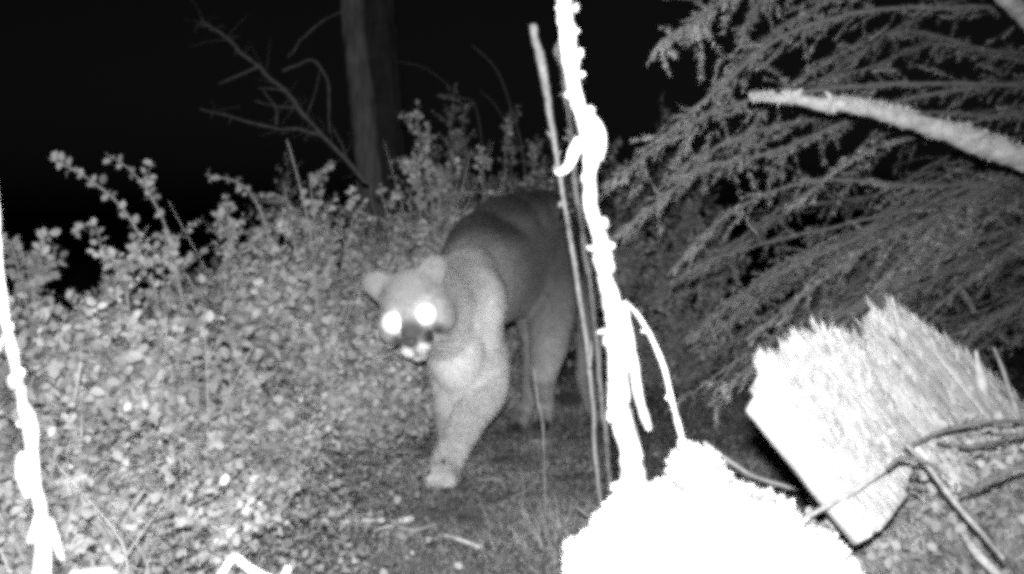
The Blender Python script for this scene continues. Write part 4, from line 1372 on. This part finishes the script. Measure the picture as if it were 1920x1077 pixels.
# head
ell(H(0.004, 0.030, -0.055), 0.079, 0.069, 0.078, HF)
ell(H(0.0, 0.022, -0.012), 0.050, 0.040, 0.030, HF)
for s in (-1, 1):
    ell(H(s * 0.055, -0.020, -0.038), 0.038, 0.042, 0.042, HF)      # cheeks
    ell(H(s * 0.037, 0.018, 0.002), 0.024, 0.013, 0.018, HF)        # brow
    ell(H(s * 0.019, -0.062, 0.040), 0.021, 0.018, 0.026, HF)       # whisker pads
ell(H(0, -0.088, 0.022), 0.022, 0.014, 0.026, HF)                   # chin
limb([H(0, 0.004, 0.004), H(0, -0.022, 0.034), H(0, -0.040, 0.052)], [0.027, 0.024, 0.019], 6)
ell(H(0, -0.055, 0.015), 0.040, 0.030, 0.038, HF)
for s, tipx, tipu in ((-1, -0.072, 0.104), (1, 0.074, 0.104)):
    b0 = H(s * 0.048, 0.058, -0.055)
    tp = H(tipx, tipu, -0.050)
    for j in range(8):
        t_ = j / 7
        w_ = 0.043 * (1 - 0.28 * t_ ** 2)
        ell(b0.lerp(tp, t_), w_, 0.022 * (1 - 0.35 * t_), 0.013, HF)

me = bpy.data.meshes.new("body_raw")
bm.to_mesh(me)
bm.free()
tmp = bpy.data.objects.new("tmp_body", me)
COL.objects.link(tmp)
md = tmp.modifiers.new("r", 'REMESH')
md.mode = 'VOXEL'
md.voxel_size = 0.0062
sm = tmp.modifiers.new("s", 'SMOOTH')
sm.factor = 0.5
sm.iterations = 20
dg = bpy.context.evaluated_depsgraph_get()
body_me = bpy.data.meshes.new_from_object(tmp.evaluated_get(dg))
bpy.data.objects.remove(tmp)
body_me.name = "body"
nv = len(body_me.vertices)
co = np.empty(nv * 3, np.float32); body_me.vertices.foreach_get("co", co); co = co.reshape(-1, 3).astype(float)
no = np.empty(nv * 3, np.float32); body_me.vertices.foreach_get("normal", no); no = no.reshape(-1, 3).astype(float)

# press an ear cup into the front of each ear
A3 = np.array([list(R3), list(U3), list(F3)])


def tone_at(p, nrm):
    hl = (p - np.array(He)) @ A3.T
    X, Y, dd = in_pix(p)
    tone = np.full(len(p), 0.30)
    # upper body darker, dark line along the spine
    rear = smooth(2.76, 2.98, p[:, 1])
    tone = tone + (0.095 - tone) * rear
    low = smooth(0.42, 0.25, p[:, 2])
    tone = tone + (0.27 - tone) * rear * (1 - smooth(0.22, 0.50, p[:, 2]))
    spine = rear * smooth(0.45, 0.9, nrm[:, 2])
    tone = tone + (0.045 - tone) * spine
    # pale throat, chest and inner legs
    ch = np.array(P(860, 635, 2.66))
    dch = np.sqrt((((p - ch) / np.array([0.15, 0.25, 0.19])) ** 2).sum(1))
    fl = (1 - smooth(2.86, 2.98, p[:, 1])) * (1 - smooth(0.28, 0.40, p[:, 2]))
    tone = tone + (0.42 - tone) * fl
    tone = tone + (0.60 - tone) * (1 - smooth(0.4, 1.35, dch)) * (1 - rear)
    # head
    head = 1 - smooth(0.10, 0.15, np.linalg.norm(hl - np.array([0, 0.0, -0.02]), axis=1))
    t2 = np.full(len(p), 0.31)

    def spot(c, rad, val, hard=0.6):
        nonlocal t2
        q = np.sqrt((((hl - np.array(c)) / np.array(rad)) ** 2).sum(1))
        t2 = t2 + (val - t2) * (1 - smooth(hard, 1.1, q))
    spot((0, 0.035, 0.0), (0.034, 0.034, 0.06), 0.36, 0.3)      # forehead
    spot((-0.038, 0.0, 0.01), (0.046, 0.044, 0.06), 0.55, 0.3)   # pale eye-ring fur, also painting in the glow round the eyes
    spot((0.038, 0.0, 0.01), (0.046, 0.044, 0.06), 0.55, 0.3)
    spot((0, -0.032, 0.03), (0.028, 0.036, 0.06), 0.10)          # bridge of the nose
    spot((-0.048, -0.052, 0.03), (0.030, 0.028, 0.06), 0.045)     # dark bar beside muzzle
    spot((0.046, -0.052, 0.03), (0.030, 0.028, 0.06), 0.045)
    spot((0, -0.076, 0.05), (0.030, 0.010, 0.04), 0.16)
    spot((-0.019, -0.068, 0.055), (0.016, 0.015, 0.03), 0.72)
    spot((0.019, -0.068, 0.055), (0.016, 0.015, 0.03), 0.72)
    spot((0, -0.090, 0.03), (0.020, 0.013, 0.04), 0.48)
    spot((0.050, 0.050, -0.03), (0.024, 0.018, 0.04), 0.19, 0.2)      # darker ear base fur
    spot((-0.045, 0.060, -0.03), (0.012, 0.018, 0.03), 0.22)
    tone = tone + (t2 - tone) * head
    tone *= 1 + 0.10 * vnoise(p, 30, 3, 3)
    return np.clip(tone, 0.03, 0.9)


hl = (co - np.array(He)) @ A3.T
for s in (-1, 1):
    q = np.sqrt(((hl[:, 0] - s * 0.060) / 0.020) ** 2 + ((hl[:, 1] - 0.084) / 0.022) ** 2)
    pw = (1 - smooth(0.3, 1.0, q)) * (hl[:, 2] > -0.075) * ((no @ A3[2]) > 0.1)
    co = co - np.outer(pw * 0.009, A3[2])
# muscle and coat unevenness
co = co + no * (0.0035 * vnoise(co, 16, 2, 2))[:, None]
body_me.vertices.foreach_set("co", co.astype(np.float32).ravel())
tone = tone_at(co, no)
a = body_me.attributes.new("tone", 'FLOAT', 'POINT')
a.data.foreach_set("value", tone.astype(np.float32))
body_me.polygons.foreach_set("use_smooth", np.ones(len(body_me.polygons), dtype=bool))
body_me.materials.clear()
body_me.update()
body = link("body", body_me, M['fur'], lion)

# coat
body_me.calc_loop_triangles()
tri = np.empty(len(body_me.loop_triangles) * 3, np.int32)
body_me.loop_triangles.foreach_get("vertices", tri)
tri = tri.reshape(-1, 3)
A, B, C_ = co[tri[:, 0]], co[tri[:, 1]], co[tri[:, 2]]
ar = np.linalg.norm(np.cross(B - A, C_ - A), axis=1)
nh = 150000
r = np.random.default_rng(9)
idx = r.choice(len(tri), nh, p=ar / ar.sum())
u = r.uniform(size=nh); v = r.uniform(size=nh)
fl_ = u + v > 1
u[fl_], v[fl_] = 1 - u[fl_], 1 - v[fl_]
p = A[idx] + (B - A)[idx] * u[:, None] + (C_ - A)[idx] * v[:, None]
nn = norm(no[tri[idx, 0]])
hlp = (p - np.array(He)) @ A3.T
headw = 1 - smooth(0.10, 0.16, np.linalg.norm(hlp, axis=1))
flow_b = np.array([0.35, 0.55, -0.75])
flow_h = norm(p - np.array(H(0, -0.05, 0.08)))
flow = flow_b * (1 - headw)[:, None] + flow_h * headw[:, None] + 0.25 * r.normal(size=(nh, 3))
flow = norm(flow - (flow * nn).sum(1)[:, None] * nn)
eye_keep = np.ones(nh, bool)
for s in (-1, 1):
    eye_keep &= np.linalg.norm(hlp - np.array([s * 0.0375, 0.0, 0.012]), axis=1) > 0.032
eye_keep &= np.linalg.norm(hlp - np.array([0, -0.042, 0.07]), axis=1) > 0.014
Dh = norm(flow + (0.42 + 0.25 * vnoise(p, 22, 33, 2))[:, None] * nn)
L = (0.019 * (1 - headw) + 0.007 * headw) * r.uniform(0.6, 1.2, nh)
Wd = norm(np.cross(Dh, nn)) * 0.0009
V = np.stack([p - Wd, p + Wd, p + Dh * L[:, None] + nn * 0.001], 1)
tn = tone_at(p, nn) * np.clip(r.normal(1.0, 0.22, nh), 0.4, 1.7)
V, tn = V[eye_keep], tn[eye_keep]
F = np.arange(len(V) * 3).reshape(-1, 3)
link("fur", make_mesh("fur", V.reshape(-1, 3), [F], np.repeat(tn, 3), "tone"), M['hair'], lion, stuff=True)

# eyes (oversized, width of their glow put into the shape), nose, mouth line, whiskers
for s in (-1, 1):
    bm = bmesh.new()
    bmesh.ops.create_uvsphere(bm, u_segments=24, v_segments=16, radius=1.0)
    c = H(s * 0.0375, 0.0, 0.017)
    toc = (Vector((0, 0, CAM_H + 0.03)) - c).normalized()
    rx = toc.cross(Vector((0, 0, 1))).normalized()
    uz = rx.cross(toc)
    for v in bm.verts:
        q = v.co.copy()
        v.co = c + rx * (q.x * 0.0300) + uz * (q.z * 0.0300) + toc * (q.y * 0.0115)
    me = bpy.data.meshes.new("eye"); bm.to_mesh(me); bm.free()
    for q in me.polygons:
        q.use_smooth = True
    link("eye", me, M['eye'], lion)
bm = bmesh.new()
bmesh.ops.create_icosphere(bm, subdivisions=3, radius=1.0)
c = H(0, -0.044, 0.068)
for v in bm.verts:
    q = v.co.copy()
    w_ = 1.0 if q.y > 0 else 1.0 + 0.45 * q.y
    v.co = c + R3 * (q.x * 0.0155 * w_) + U3 * (q.y * 0.011) + F3 * (q.z * 0.010)
me = bpy.data.meshes.new("nose"); bm.to_mesh(me); bm.free()
for q in me.polygons:
    q.use_smooth = True
link("nose", me, M['nose'], lion)
wb = Bag()
for s in (-1, 1):
    for j in range(6):
        a0 = H(s * 0.028, -0.058 - 0.005 * (j % 3), 0.055 - 0.006 * (j // 3))
        a1 = H(s * (0.075), -0.060 - 0.014 * (j % 3), 0.050)
        a2 = H(s * (0.11), -0.075 - 0.022 * (j % 3), 0.030)
        V, F = tube([a0, a1, a2], [0.0005, 0.0004, 0.0002], 8, 3)
        wb.add(V, F)
link("whiskers", wb.mesh("whiskers"), M['pale_stem'], lion, stuff=True)
